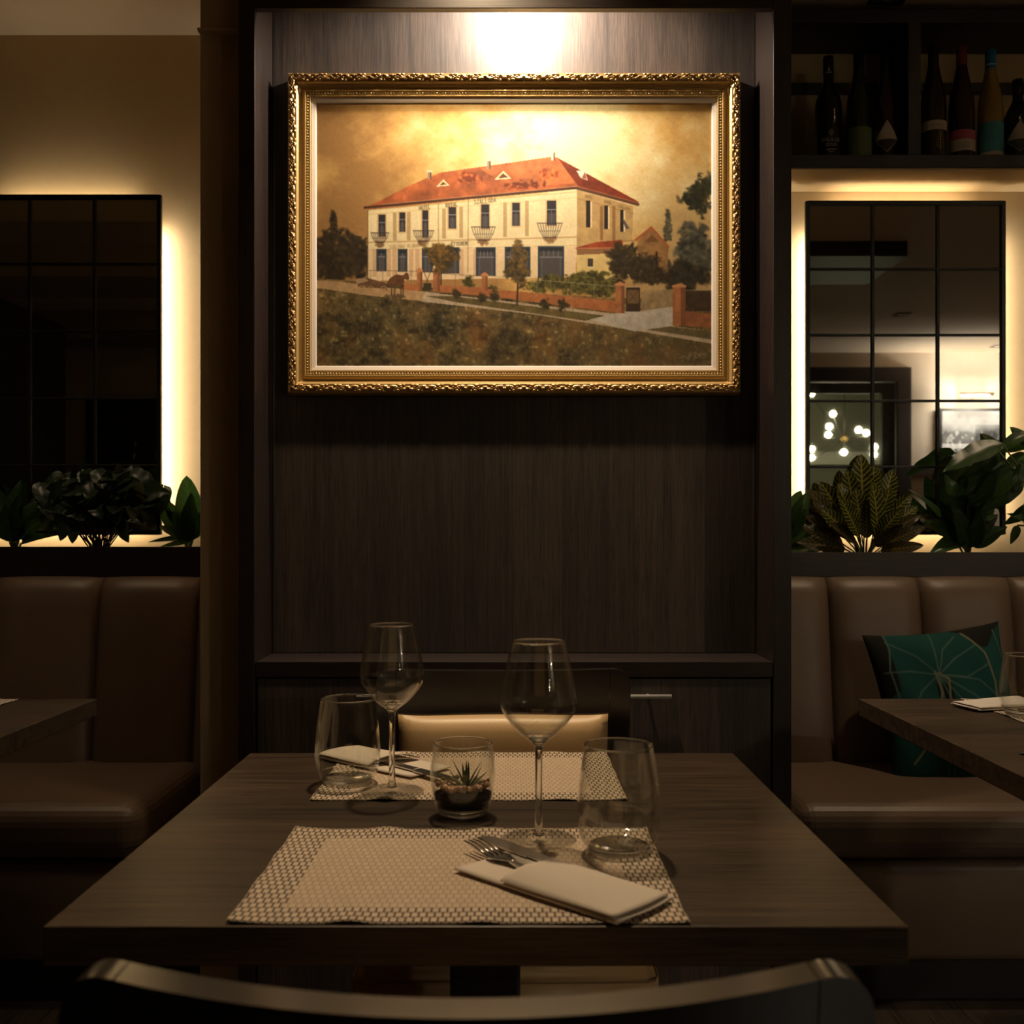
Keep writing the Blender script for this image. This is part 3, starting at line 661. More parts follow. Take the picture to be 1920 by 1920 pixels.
# low wall, posts, fence, gate
brick = (172, 104, 56)
poly([(762, 534), (786, 535), (786, 546), (756, 545)], brick, 0.15, seed=81); poly([(815, 535), (912, 541), (912, 556), (815, 548)], brick, 0.15, seed=82)
poly([(912, 542), (1165, 566), (1165, 588), (912, 556)], brick, 0.15, seed=83); poly([(1268, 584), (1340, 590), (1340, 616), (1262, 610)], (150, 92, 54), 0.2, seed=84)
poly([(1203, 548), (1262, 543), (1262, 576), (1203, 584)], (156, 128, 84), 0.2, seed=85); rect(1286, 545, 1340, 584, (70, 52, 34), tex=0.3)
for (x0, x1, y0, y1) in ((784, 794, 506, 546), (814, 827, 504, 548), (905, 916, 514, 546), (1155, 1172, 532, 588), (1262, 1286, 535, 612)):
    rect(x0, y0, x1, y1, (168, 106, 60), tex=0.2); rect(x0 + (x1 - x0) * 0.62, y0, x1, y1, (112, 70, 40), alpha=0.7); poly([(x0 - 2, y0 + 2), ((x0 + x1) / 2, y0 - 3), (x1 + 2, y0 + 2), (x1 + 1, y0 + 5), (x0 - 1, y0 + 5)], (196, 132, 80))
fc = (176, 160, 128)
for pts in (((694, 508), (784, 510)), ((826, 514), (908, 519)), ((916, 518), (1008, 526), (1155, 538)), ((1286, 545), (1336, 546))): line(list(pts), (120, 96, 64) if pts[0][0] < 900 else fc, 1.0, 0.85)
for (x, y0, y1) in ((697, 508, 532), (720, 508, 533), (746, 509, 534), (773, 509, 536), (856, 516, 540), (889, 518, 541), (938, 520, 546), (1008, 526, 556), (1034, 528, 558), (1072, 531, 562), (1115, 535, 566)): line([(x, y0), (x, y1)], (120, 96, 64) if x < 900 else fc, 1.0, 0.8)
rect(1175, 540, 1201, 585, (64, 46, 28)); rect(1177, 545, 1199, 570, (116, 88, 52)); line([(1177, 545), (1199, 570)], (80, 58, 36), 1.2); line([(1199, 545), (1177, 570)], (80, 58, 36), 1.2); line([(1174, 539), (1202, 539)], (196, 170, 130), 1.5)
line([(796, 508), (810, 545)], (70, 52, 34), 1.0); line([(810, 508), (796, 545)], (70, 52, 34), 1.0); rect(796, 532, 811, 545, (60, 50, 26))
# trees before the house
line([(829, 500), (829, 535)], (66, 46, 28), 2.5); foliage(830, 484, 29, 26, [(86, 66, 24), (120, 86, 30), (60, 46, 20), (46, 36, 18)], 420, 91, 4.5); foliage(823, 468, 14, 12, [(130, 92, 34), (88, 66, 28)], 80, 92, 4)
line([(973, 520), (971, 573)], (60, 44, 28), 3); line([(972, 545), (984, 530)], (60, 44, 28), 1.5); foliage(972, 502, 22, 38, [(92, 72, 34), (66, 52, 26), (120, 92, 44), (48, 40, 20)], 420, 93, 4.5); foliage(972, 464, 9, 14, [(124, 96, 48), (90, 70, 34)], 60, 94, 4)
for (x, y, s) in ((857, 553, 8), (905, 560, 7), (930, 556, 9), (1022, 571, 9), (1057, 573, 9)): foliage(x, y, s, s * 1.1, [(58, 48, 24), (80, 66, 32), (44, 36, 20)], 50, int(x), 3.5)
# horse and cart
horse = (104, 66, 36)
poly([(734, 522), (745, 516), (758, 517), (764, 512), (768, 514), (770, 524), (767, 527), (761, 524), (759, 534), (754, 537), (740, 537), (731, 538), (729, 530)], horse, 0.15, seed=95)
for xl in (737, 743, 754, 758): line([(xl, 534), (xl + (-1 if xl < 750 else 0), 555)], (86, 54, 30), 2.0)
line([(731, 530), (727, 545)], (72, 46, 26), 2); foliage(745, 557, 24, 2.5, [(96, 74, 44)], 26, 97, 4)
poly([(670, 524), (690, 522), (728, 532), (726, 542), (674, 540)], (110, 78, 46), 0.25, seed=96); poly([(668, 524), (688, 522), (694, 528), (672, 534)], (168, 136, 94)); line([(722, 536), (740, 529)], (120, 88, 56), 1.2)
for cx_, r_ in ((681, 8), (698, 7), (722, 7)):
    line([(cx_ + r_ * math.cos(a * 0.524), 545 + r_ * math.sin(a * 0.524)) for a in range(13)], (190, 150, 104), 1.3)
    for a in range(3): line([(cx_ - r_ * math.cos(a * 1.05), 545 - r_ * math.sin(a * 1.05)), (cx_ + r_ * math.cos(a * 1.05), 545 + r_ * math.sin(a * 1.05))], (150, 112, 74), 0.8, 0.7)
# signature
line([(1274, 672), (1284, 668), (1290, 674), (1296, 660), (1292, 676)], (168, 152, 116), 1.0, 0.8); line([(1296, 668), (1306, 659), (1302, 674)], (168, 152, 116), 1.0, 0.8); line([(1303, 668), (1308, 672), (1312, 666), (1316, 672), (1326, 670)], (168, 152, 116), 1.0, 0.7)
# brush grain, soft edges
img *= (1 + 0.10 * (fbm(3, 301, 2)[..., None] - 0.5))
img = np.clip(img, 0, 255); k_ = np.pad(img, ((1, 1), (1, 1), (0, 0)), mode='edge')
img = (img * 2 + k_[:-2, 1:-1] + k_[2:, 1:-1] + k_[1:-1, :-2] + k_[1:-1, 2:]) / 6
s8 = img / 255.0; lin = np.where(s8 <= 0.04045, s8 / 12.92, ((s8 + 0.055) / 1.055) ** 2.4)
lin = np.clip(lin * 0.88 * np.array([0.97, 1.03, 1.22]), 0, 0.92)

FX0, FX1, FZ0, FZ1, PY = -0.5316, 0.5442, 1.445, 2.205, 2.459
INS = 0.067
fp = thing('framed_painting', 'gilt-framed oil painting of a red-roofed cream hotel', 'painting', ((FX0 + FX1) / 2, PY, FZ0))
HW, HH = (FX1 - FX0) / 2, FZ1 - FZ0
cw, c0, c1 = HW - INS, INS, HH - INS
gx = np.linspace(-cw, cw, PW + 1); gz = np.linspace(c1, c0, PH + 1)
GX, GZ = np.meshgrid(gx, gz); NV = GX.size
co = np.empty((NV, 3), np.float32); co[:, 0] = GX.ravel(); co[:, 1] = -0.0162; co[:, 2] = GZ.ravel()
me = bpy.data.meshes.new('canvas'); me.vertices.add(NV); me.vertices.foreach_set('co', co.ravel())
nq = PW * PH; jj, ii = np.mgrid[0:PH, 0:PW]; a = jj * (PW + 1) + ii
quads = np.stack([a, a + PW + 1, a + PW + 2, a + 1], -1).reshape(-1, 4).astype(np.int32)
me.loops.add(nq * 4); me.loops.foreach_set('vertex_index', quads.ravel())
me.polygons.add(nq); me.polygons.foreach_set('loop_start', np.arange(0, nq * 4, 4, dtype=np.int32)); me.polygons.foreach_set('loop_total', np.full(nq, 4, np.int32))
me.update()
ca = me.color_attributes.new('paint', 'FLOAT_COLOR', 'POINT')
pd = np.pad(lin, ((0, 1), (0, 1), (0, 0)), mode='edge'); rgba = np.ones((NV, 4), np.float32); rgba[:, :3] = pd.reshape(-1, 3)
ca.data.foreach_set('color', rgba.ravel())
me.materials.append(attr_mat('oil_paint', 'paint', 0.55, 0.25, 0.0, 0.12, 900))
cv = link(bpy.data.objects.new('canvas', me), fp)
# stretcher behind the canvas
box('backing_board', -cw, cw, -0.0155, 0.0095, c0, c1, M['frame_wood'], fp)
# rails: moulding profile (inset from the outer edge, height off the wall), mitred corners
prof = [(0.0, -0.0095), (0.0, 0.024), (0.0015, 0.031), (0.0035, 0.034), (0.0205, 0.034), (0.0225, 0.0335), (0.0245, 0.031), (0.0275, 0.0255), (0.031, 0.0225), (0.0345, 0.0225), (0.0375, 0.0250), (0.0395, 0.0285),
        (0.0405, 0.0290), (0.0425, 0.0290), (0.0435, 0.0265), (0.0505, 0.0255), (0.0515, 0.0270), (0.0535, 0.0270), (0.0545, 0.0225), (0.0545, 0.004)]
lprof = [(0.0545, 0.004), (0.0545, 0.0215), (0.056, 0.0225), (0.064, 0.0205), (0.0665, 0.0192), (0.0672, 0.0155), (0.0672, 0.004)]
def rail(pr, side):
    vs = []
    for (i_, h_) in pr:
        if side == 0: e = [(-HW + i_, HH - i_), (HW - i_, HH - i_)]
        elif side == 1: e = [(HW - i_, HH - i_), (HW - i_, i_)]
        elif side == 2: e = [(HW - i_, i_), (-HW + i_, i_)]
        else: e = [(-HW + i_, i_), (-HW + i_, HH - i_)]
        vs += [(e[0][0], -h_, e[0][1]), (e[1][0], -h_, e[1][1])]
    fs = [(2 * k, 2 * k + 1, 2 * k + 3, 2 * k + 2) for k in range(len(pr) - 1)]
    return vs, fs
# one unit of carved scroll-and-leaf relief: 0.045 long, 0.019 high
def relief(s, t_):
    x, z = (s - 0.5) * 0.0455, (t_ - 0.5) * 0.0185
    X, Z = s * 2 - 1, t_ * 2 - 1
    h = 0.0
    w1 = 0.45 * math.sin(X * math.pi * 1.0)                   # S-shaped leaf
    h = max(h, 0.8 * (1 - ((Z - w1) / 0.26) ** 2)) * (1 if abs(X) < 0.86 else 0.4)
    for (bx, bz, br) in ((-0.62, -0.35, 0.40), (0.62, 0.35, 0.40), (-0.05, 0.62, 0.30), (0.1, -0.62, 0.30), (0.3, -0.1, 0.22), (-0.3, 0.1, 0.22), (0.95, -0.1, 0.26), (-0.95, 0.1, 0.26), (-0.45, 0.75, 0.2), (0.55, -0.75, 0.2)):
        d = math.hypot((X - bx) * 1.25, Z - bz) / br
        if d < 1: h = max(h, 1.1 * math.sqrt(1 - d * d) * (0.6 + 0.4 * abs(math.cos(d * 3.4))))
    h *= 0.72 + 0.28 * abs(math.sin(X * 9 + Z * 5))
    edge = min(1, (1 - abs(Z)) * 4)
    return (x, -0.0055 * max(h, 0) * edge - 0.0001, z)
v, f = grid_geo(relief, 34, 16)
orn = mesh_data('ornament', v, [tuple(reversed(q)) for q in f], M['gold_old'], True)
# one small bead
bv, bf = [], []
for k in range(6):
    a_ = k * math.pi / 3; bv.append((math.cos(a_), 0, math.sin(a_)))
for k in range(6):
    a_ = k * math.pi / 3; bv.append((0.65 * math.cos(a_), -0.76, 0.65 * math.sin(a_)))
bv.append((0, -1, 0))
for k in range(6):
    k2 = (k + 1) % 6; bf += [(k2, k, 6 + k, 6 + k2), (6 + k2, 6 + k, 12)]
for side in range(4):
    vs, fs = rail(prof, side)
    r_ = mobj('frame_rail', vs, fs, M['gold'], fp)
    vs, fs = rail(lprof, side)
    mobj('liner', vs, fs, M['liner'], fp)
    ln = 2 * HW if side % 2 == 0 else HH
    vs, fs = rail([(0.0042, 0.0343), (0.020, 0.0343)], side); mobj('carved_ground', vs, fs, M['gold_old'], r_)
    no = int(round((ln - 0.02) / 0.0462))
    for k in range(no):
        p_ = -ln / 2 + 0.012 + (ln - 0.024) * (k + 0.5) / no
        if side == 0: mtx = Matrix.Translation((p_, -0.0344, HH - 0.0121))
        elif side == 2: mtx = Matrix.Translation((p_, -0.0344, 0.0121)) @ Matrix.Rotation(math.pi, 4, 'Y')
        elif side == 1: mtx = Matrix.Translation((HW - 0.0121, -0.0344, HH / 2 + p_)) @ Matrix.Rotation(math.pi / 2, 4, 'Y')
        else: mtx = Matrix.Translation((-HW + 0.0121, -0.0344, HH / 2 + p_)) @ Matrix.Rotation(-math.pi / 2, 4, 'Y')
        if k % 2: mtx = mtx @ Matrix.Scale(-1, 4, (1, 0, 0))
        inst('ornament', orn, r_, mtx)
    BV, BF = [], []; bi = 0.047; L_ = ln - 2 * bi; nb = int(L_ / 0.0068)
    for k in range(nb + 1):
        p_ = -L_ / 2 + L_ * k / nb
        c_ = {0: (p_, HH - bi), 2: (p_, bi), 1: (HW - bi, HH / 2 + p_), 3: (-HW + bi, HH / 2 + p_)}[side]
        o_ = len(BV); BV += [(c_[0] + q[0] * 0.0028, -0.0255 + q[1] * 0.0028, c_[1] + q[2] * 0.0028) for q in bv]; BF += [tuple(i + o_ for i in q) for q in bf]
    br = mobj('bead_row', BV, BF, M['gold'], r_, smooth=True); br['kind'] = 'stuff'
# ================================================================== TABLES
TZ = 0.748
def table(name, x0, x1, y0, y1, label):
    cx, cy = (x0 + x1) / 2, (y0 + y1) / 2
    t = thing(name, label, 'table', (cx, cy, 0))
    top = box('table_top', x0 - cx, x1 - cx, y0 - cy, y1 - cy, TZ - 0.037, TZ, M['table'], t, 0.0016, 2)
    top.data.materials.append(M['table_edge'])
    for p in top.data.polygons:
        if abs(p.normal.z) < 0.3: p.material_index = 1
    box('column', -0.044, 0.044, -0.044, 0.044, 0.02, TZ - 0.0375, M['black'], t, 0.004)
    box('base_plate', -0.23, 0.23, -0.23, 0.23, 0.0, 0.0195, M['black'], t, 0.004)
    return t
table('dining_table', -0.433, 0.367, 0.945, 1.697, 'dark wood-look dining table set for two below the painting')
table('dining_table', 0.765, 1.565, 1.50, 2.257, 'dark wood-look dining table before the bench with the teal cushion')
table('dining_table', -1.713, -0.913, 1.50, 2.257, 'dark wood-look dining table before the bench beside the beige pier')

# ================================================================== CHAIRS
def curve_y(x, hw=0.241, end=0.20, mid=0.245): return mid - (mid - end) * (x / hw) ** 2
def chair():
    t = thing('dining_chair', '', 'chair')
    # seat cushion, cream, with a seam line
    hx = 0.228
    bm = bmesh.new(); bmesh.ops.create_cube(bm, size=1.0)
    for v_ in bm.verts: v_.co = Vector((v_.co.x * 2 * hx * (1.0 if v_.co.y < 0 else 0.9), v_.co.y * 0.42 - 0.02, 0.425 + v_.co.z * 0.09))
    bmesh.ops.bevel(bm, geom=bm.edges[:], offset=0.018, segments=4, affect='EDGES')
    st = bm_obj('seat', bm, M['cream'], t, smooth=True)
    ring = [(-hx, -0.205), (-hx + 0.02, -0.2315), (hx - 0.02, -0.2315), (hx, -0.205)]
    tube('seat_seam', [(-hx + 0.001, -0.17, 0.452), (-hx + 0.001, -0.205, 0.452), (-hx + 0.008, -0.224, 0.452), (-hx + 0.02, -0.2300, 0.452), (hx - 0.02, -0.2300, 0.452), (hx - 0.008, -0.224, 0.452), (hx - 0.001, -0.205, 0.452), (hx - 0.001, -0.17, 0.452)], 0.0013, plain('seam_thread', (0.30, 0.19, 0.09), 0.6), st)
    # seat frame and legs
    box('seat_frame', -0.205, 0.205, -0.21, 0.18, 0.345, 0.379, M['chair_wood'], t, 0.004)
    for sx in (-1, 1):
        v_, f_ = tube_geo([(sx * 0.195, -0.195, 0.378), (sx * 0.20, -0.20, 0.2), (sx * 0.205, -0.205, 0.0)], [0.021, 0.018, 0.014], 8); mobj('leg', v_, f_, M['chair_wood'], t, smooth=True)
        v_, f_ = tube_geo([(sx * 0.205, 0.19, 0.46), (sx * 0.21, 0.20, 0.3), (sx * 0.215, 0.235, 0.0)], [0.019, 0.019, 0.014], 8); mobj('leg', v_, f_, M['chair_wood'], t, smooth=True)
    # curved back: a centre panel between two bent side posts, rounded top corners
    TH = 0.025; ZB, ZT = 0.44, 0.856
    def outline_top(x):
        ax = abs(x); z = ZT - 0.010 * (1 - (ax / 0.241) ** 2)
        r_ = 0.032
        if ax > 0.241 - r_: z -= r_ - math.sqrt(max(r_ * r_ - (ax - (0.241 - r_)) ** 2, 0))
        return z
    def back_piece(xa, xb, nu):
        # concentrate columns near the rounded ends
        def fr(s, t_):
            x = xa + (xb - xa) * s; z = ZB + (outline_top(x) - ZB) * t_
            xs = x * (1 - 0.045 * (1 - t_)); return (xs, curve_y(x) + 0.0 - 0.012 * (1 - t_), z)
        def bk(s, t_):
            x, y, z = fr(s, t_); return (x, y + TH, z)
        return shell_geo(fr, bk, nu, 10)
    v_, f_ = back_piece(-0.203, 0.203, 24)
    bp = mobj('backrest', v_, f_, M['chair_wood'], t)
    for p in bp.data.polygons: p.use_smooth = False
    for sx in (-1, 1):
        a_, b_ = sorted((sx * 0.2042, sx * 0.241))
        v_, f_ = back_piece(a_, b_, 14); mobj('back_post', v_, f_, M['chair_wood'], t)
    # cream pad on the sitter's side
    def pf(s, t_):
        x = -0.198 + 0.396 * s; z = 0.475 + 0.290 * t_; X, Z = 2 * s - 1, 2 * t_ - 1
        b_ = (1 - abs(X) ** 5) * (1 - abs(Z) ** 5); z += 0.006 * (abs(X) ** 6) * (1 if Z > 0 else 0) * max(Z, 0)
        return (x * (0.985 + 0.015 * abs(Z)), curve_y(x) - 0.013 - 0.030 * b_ ** 0.5, z)
    def pb(s, t_):
        x, y, z = pf(s, t_); return (x, curve_y(x) - 0.0125, z)
    v_, f_ = shell_geo(pf, pb, 28, 20); mobj('back_pad', v_, f_, M['cream'], t, smooth=True)
    return t
ch = chair(); ch.location = (-0.012, 1.73, 0); ch.rotation_euler = (0, 0, math.radians(1.0))
ch['label'] = 'black-brown chair with cream pads standing before the cabinet'
c2 = copy_tree(ch); c2.location = (-0.026, 0.828, 0); c2.rotation_euler = (0, 0, math.pi)
c2['label'] = 'black-brown chair whose bare curved back rail turns away from the table'

# ================================================================== PLACEMATS
def mat_placemat():
    m, nt, p = mat_new('woven_print_placemat'); N = nt.nodes.new; L = nt.links.new
    tc = N('ShaderNodeTexCoord'); sc = N('ShaderNodeVectorMath'); sc.operation = 'SCALE'; sc.inputs['Scale'].default_value = 100
    L(tc.outputs['Object'], sc.inputs[0])
    def bricks(c1, c2, mo, msize):
        b = N('ShaderNodeTexBrick'); L(sc.outputs[0], b.inputs['Vector']); b.inputs['Scale'].default_value = 1
        b.inputs['Brick Width'].default_value = 0.76; b.inputs['Row Height'].default_value = 1.25; b.inputs['Mortar Size'].default_value = msize; b.inputs['Mortar Smooth'].default_value = 0.35
        b.inputs['Bias'].default_value = -0.2
        b.offset = 0.5; b.inputs['Color1'].default_value = (*c1, 1); b.inputs['Color2'].default_value = (*c2, 1); b.inputs['Mortar'].default_value = (*mo, 1); return b
    bo = bricks((0.60, 0.47, 0.34), (0.48, 0.37, 0.26), (0.075, 0.058, 0.04), 0.13)
    bi = bricks((0.58, 0.45, 0.325), (0.50, 0.385, 0.275), (0.40, 0.305, 0.212), 0.13)
    sp = N('ShaderNodeSeparateXYZ'); L(tc.outputs['Object'], sp.inputs[0])
    def outside(sock, lim):
        a_ = N('ShaderNodeMath'); a_.operation = 'ABSOLUTE'; L(sock, a_.inputs[0]); g = N('ShaderNodeMath'); g.operation = 'GREATER_THAN'; L(a_.outputs[0], g.inputs[0]); g.inputs[1].default_value = lim; return g.outputs[0]
    mx = N('ShaderNodeMath'); mx.operation = 'MAXIMUM'; L(outside(sp.outputs[0], 0.2155 - 0.046), mx.inputs[0]); L(outside(sp.outputs[1], 0.153 - 0.040), mx.inputs[1])
    mc = N('ShaderNodeMix'); mc.data_type = 'RGBA'; L(mx.outputs[0], mc.inputs[0]); L(bi.outputs[0], mc.inputs[6]); L(bo.outputs[0], mc.inputs[7])
    L(mc.outputs[2], p.inputs['Base Color']); p.inputs['Roughness'].default_value = 0.8
    bp = N('ShaderNodeBump'); bp.inputs['Strength'].default_value = 0.3; bp.inputs['Distance'].default_value = 0.0005; L(bo.outputs[1], bp.inputs['Height']); bp.invert = True; L(bp.outputs[0], p.inputs['Normal'])
    return m
M['placemat'] = mat_placemat()
def placemat(cx, cy, seed, label, rot=0.0):
    r = random.Random(seed); ph = [r.random() * 6.28 for _ in range(6)]
    def zf(x, y):
        ex = max(0, abs(y) / 0.153 - 0.55) / 0.45
        return 0.0009 + 0.0016 * ex ** 2 * max(0, math.sin(x * 55 + ph[0]) + 0.5 * math.sin(x * 97 + ph[1])) + 0.0008 * max(0, abs(x) / 0.2155 - 0.8) * 5 * (1 + math.sin(y * 60 + ph[2]))
    def fx(s, t_):
        x, y = (s - 0.5) * 0.431, (t_ - 0.5) * 0.306
        return (x + 0.0006 * math.sin(y * 80 + ph[3]), y + 0.0008 * math.sin(x * 70 + ph[4]), zf(x, y) + 0.0004)
    def fb(s, t_):
        x, y, z = fx(s, t_); return (x, y, z - 0.0005)
    v_, f_ = shell_geo(fx, fb, 72, 40)
    o = mobj('placemat', v_, f_, M['placemat'], None, True, (cx, cy, TZ)); o.rotation_euler = (0, 0, rot)
    return tag(o, label, 'placemat')
placemat(-0.05, 1.1025, 1, 'woven-pattern beige placemat holding the fork and the napkin pouch')
placemat(-0.0585, 1.543, 4, 'woven-pattern beige placemat before the cream chair pad')
placemat(1.199, 2.09, 5, 'woven-pattern beige placemat on the table before the teal cushion')
placemat(-1.295, 2.09, 6, 'woven-pattern beige placemat on the table before the plain bench')
MZ = TZ + 0.0026

# ================================================================== GLASSWARE
def resample(prof, n=4):
    out = []
    P = [prof[0]] + list(prof) + [prof[-1]]
    for i in range(1, len(P) - 2):
        for k in range(n):
            t_ = k / n; q = []
            for c_ in (0, 1):
                p0, p1, p2, p3 = P[i - 1][c_], P[i][c_], P[i + 1][c_], P[i + 2][c_]
                q.append(0.5 * (2 * p1 + (p2 - p0) * t_ + (2 * p0 - 5 * p1 + 4 * p2 - p3) * t_ ** 2 + (3 * p1 - p0 - 3 * p2 + p3) * t_ ** 3))
            out.append((max(q[0], 0.0004), q[1]))
    out.append(prof[-1]); return out
bowl_o = resample([(0.0055, 0.1135), (0.012, 0.118), (0.0225, 0.126), (0.034, 0.1385), (0.0425, 0.151), (0.0448, 0.160), (0.0442, 0.169), (0.0405, 0.192), (0.0355, 0.217), (0.0318, 0.233)])
bowl_i = [(max(r_ - 0.0011, 0.0005), z + (0.006 if z < 0.12 else 0.002 if z < 0.14 else 0.0)) for r_, z in bowl_o]
bowl_me = lathe_data('bowl', bowl_o + list(reversed(bowl_i)), M['glass'], 64, True, False)
stem_me = lathe_data('stem', resample([(0.0075, 0.006), (0.0052, 0.012), (0.0042, 0.03), (0.0040, 0.07), (0.0044, 0.10), (0.0056, 0.1115), (0.0105, 0.117), (0.0115, 0.1185), (0.0060, 0.1192)], 3), M['glass_solid'], 28)
foot_me = lathe_data('foot', [(0.0005, 0.0), (0.042, 0.0), (0.0448, 0.0006), (0.0450, 0.0012), (0.042, 0.0019), (0.030, 0.0028), (0.018, 0.0040), (0.010, 0.0062), (0.0070, 0.0075)], M['glass'], 56)
def rim_data(R_, z_, q_=0.00085):
    return lathe_data('rim', [(R_ + q_ * math.cos(k * math.pi / 4), z_ + q_ * math.sin(k * math.pi / 4)) for k in range(9)], M['glass_solid'], 64, True, False)
wrim = rim_data(0.0313, 0.2332)
def wine_glass(x, y, label):
    t = thing('wine_glass', label, 'wine glass', (x, y, MZ)); inst('bowl', bowl_me, t); inst('stem', stem_me, t); inst('foot', foot_me, t); inst('rim', wrim, t)
wine_glass(0.032, 1.205, 'empty stemmed wine glass standing between the succulent pot and a tumbler')
wine_glass(-0.167, 1.432, 'empty stemmed wine glass beside the napkin before the cream chair pad')
tum_o = resample([(0.030, 0.0), (0.037, 0.004), (0.0435, 0.017), (0.0468, 0.036), (0.0470, 0.050), (0.0450, 0.078), (0.0415, 0.103), (0.0388, 0.1205)])
tum_i = [(max(r_ - 0.0013, 0.0005), z + (0.006 if z < 0.01 else 0.0)) for r_, z in tum_o if z > 0.003]
tum_me = lathe_data('glass_wall', [(0.0005, 0.0)] + tum_o + list(reversed(tum_i)) + [(0.0005, 0.0075)], M['glass'], 64, True, False)
base_me = lathe_data('glass_base', [(0.0005, 0.0004), (0.029, 0.0004), (0.0355, 0.0045), (0.034, 0.0075), (0.028, 0.0068), (0.0005, 0.0058)], M['glass_solid'], 48)
trim_me = rim_data(0.03815, 0.1208, 0.0009)
def tumbler(x, y, label):
    t = thing('tumbler', label, 'tumbler', (x, y, MZ)); inst('glass_wall', tum_me, t); inst('glass_base', base_me, t); inst('rim', trim_me, t)
tumbler(0.1217, 1.162, 'clear stemless tumbler beside the white napkin pouch with the fork')
tumbler(-0.238, 1.488, 'clear stemless tumbler at the edge of the placemat before the cream chair pad')
tumbler(1.018, 2.03, 'clear stemless tumbler on the table before the teal cushion')

# ------------------------------------------------------------------ succulent in a glass
te = thing('potted_succulent', 'small spiky green succulent with pebbles in a round glass', 'succulent', (-0.0626, 1.321, TZ))
gp_o = resample([(0.024, 0.0), (0.031, 0.003), (0.0362, 0.014), (0.0395, 0.030), (0.0420, 0.050), (0.0418, 0.062), (0.0395, 0.082), (0.0378, 0.093)])
gp_i = [(max(r_ - 0.0016, 0.0005), z + (0.012 if z < 0.006 else 0.004 if z < 0.02 else 0)) for r_, z in gp_o if z > 0.002]
inst('glass_pot', lathe_data('glass_pot', [(0.0005, 0.0)] + gp_o + list(reversed(gp_i)) + [(0.0005, 0.0125)], M['glass'], 56, True, False), te)
inst('glass_base', lathe_data('glass_base', [(0.0005, 0.0006), (0.0235, 0.0006), (0.030, 0.0038), (0.0335, 0.0105), (0.0325, 0.0125), (0.0005, 0.0118)], M['glass_solid'], 48), te)
inst('rim', rim_data(0.037, 0.0933, 0.001), te)
inst('soil', lathe_data('soil', [(0.0005, 0.0135), (0.0315, 0.0145), (0.0355, 0.022), (0.0372, 0.0285), (0.02, 0.031), (0.0005, 0.032)], M['soil'], 40), te)
r = random.Random(5)
peb_m = [plain('pebble_%d' % k, c_, 0.75, noise=0.15, nscale=300) for k, c_ in enumerate([(0.50, 0.31, 0.18), (0.40, 0.23, 0.12), (0.58, 0.42, 0.28), (0.27, 0.15, 0.08)])]
pebs = []
for k in range(8):
    bm = bmesh.new(); bmesh.ops.create_icosphere(bm, subdivisions=1, radius=1.0)
    for v_ in bm.verts: v_.co *= 0.75 + 0.45 * r.random()
    me_ = bpy.data.meshes.new('pebble'); bm.to_mesh(me_); bm.free(); me_.materials.append(peb_m[k % 4]); pebs.append(me_)
for k in range(120):
    a_ = r.random() * 6.283; q = math.sqrt(r.random()) * 0.0335; s = 0.0026 + 0.0018 * r.random()
    inst('pebble', pebs[k % 8], te, Matrix.Translation((q * math.cos(a_), q * math.sin(a_), 0.0315 + 0.0085 * (q / 0.034) ** 2 + 0.004 * r.random())) @ Euler((r.random() * 3, r.random() * 3, 0)).to_matrix().to_4x4() @ Matrix.Scale(s, 4))
def spike_mesh(L_, w_, bend):
    V_, F_ = [], []; n_ = 8
    for j in range(n_ + 1):
        t_ = j / n_; ww = w_ * (0.75 + 0.5 * math.sin(min(t_ * 3, 1.57))) * (1 - t_) ** 0.85 * 0.8 + 0.0003; y = L_ * t_; z = bend * t_ ** 2
        for (sx, dz) in ((-1, 0.25), (-0.4, -0.35), (0.4, -0.35), (1, 0.25), (0, 0.35)): V_.append((sx * ww, y, z + dz * ww))
    for j in range(n_):
        for k in range(5): F_.append((j * 5 + k, j * 5 + (k + 1) % 5, (j + 1) * 5 + (k + 1) % 5, (j + 1) * 5 + k))
    F_.append((n_ * 5, n_ * 5 + 1, n_ * 5 + 2, n_ * 5 + 3, n_ * 5 + 4))
    return mesh_data('leaf', V_, F_, M['succ'], True)
M['succ'] = plain('succulent_green', (0.045, 0.085, 0.022), 0.5, noise=0.3, nscale=200)
sp_me = [spike_mesh(1.0, 0.12, b_) for b_ in (0.12, -0.1, 0.3)]
def dir_matrix(base, d, nrm, s):
    y = Vector(d).normalized(); z = Vector(nrm); z = (z - y * z.dot(y)).normalized(); x = y.cross(z)
    m = Matrix((x, y, z)).transposed().to_4x4()
    return Matrix.Translation(base) @ m @ Matrix.Scale(s, 4)
for (dx, dy, dz, L_) in ((-0.35, -0.1, 1, 0.042), (0.05, -0.15, 1, 0.036), (0.45, 0.0, 1, 0.040), (-0.95, -0.1, 0.75, 0.040), (0.9, 0.1, 0.85, 0.036), (-1, -0.3, 0.25, 0.036), (1, -0.2, 0.35, 0.036), (0.25, 0.3, 1, 0.034), (-0.2, 0.5, 0.9, 0.032), (-0.5, -0.7, 0.4, 0.024), (0.55, -0.7, 0.45, 0.024), (0.1, -0.6, 0.8, 0.026), (1.0, 0.5, 0.55, 0.034), (-0.9, 0.5, 0.5, 0.03)):
    inst('leaf', sp_me[r.randrange(3)], te, dir_matrix((0.004 + dx * 0.003, dy * 0.003, 0.036), (dx, dy, dz), (-dx * dz, -dy * dz - 0.01, 1.2), L_))

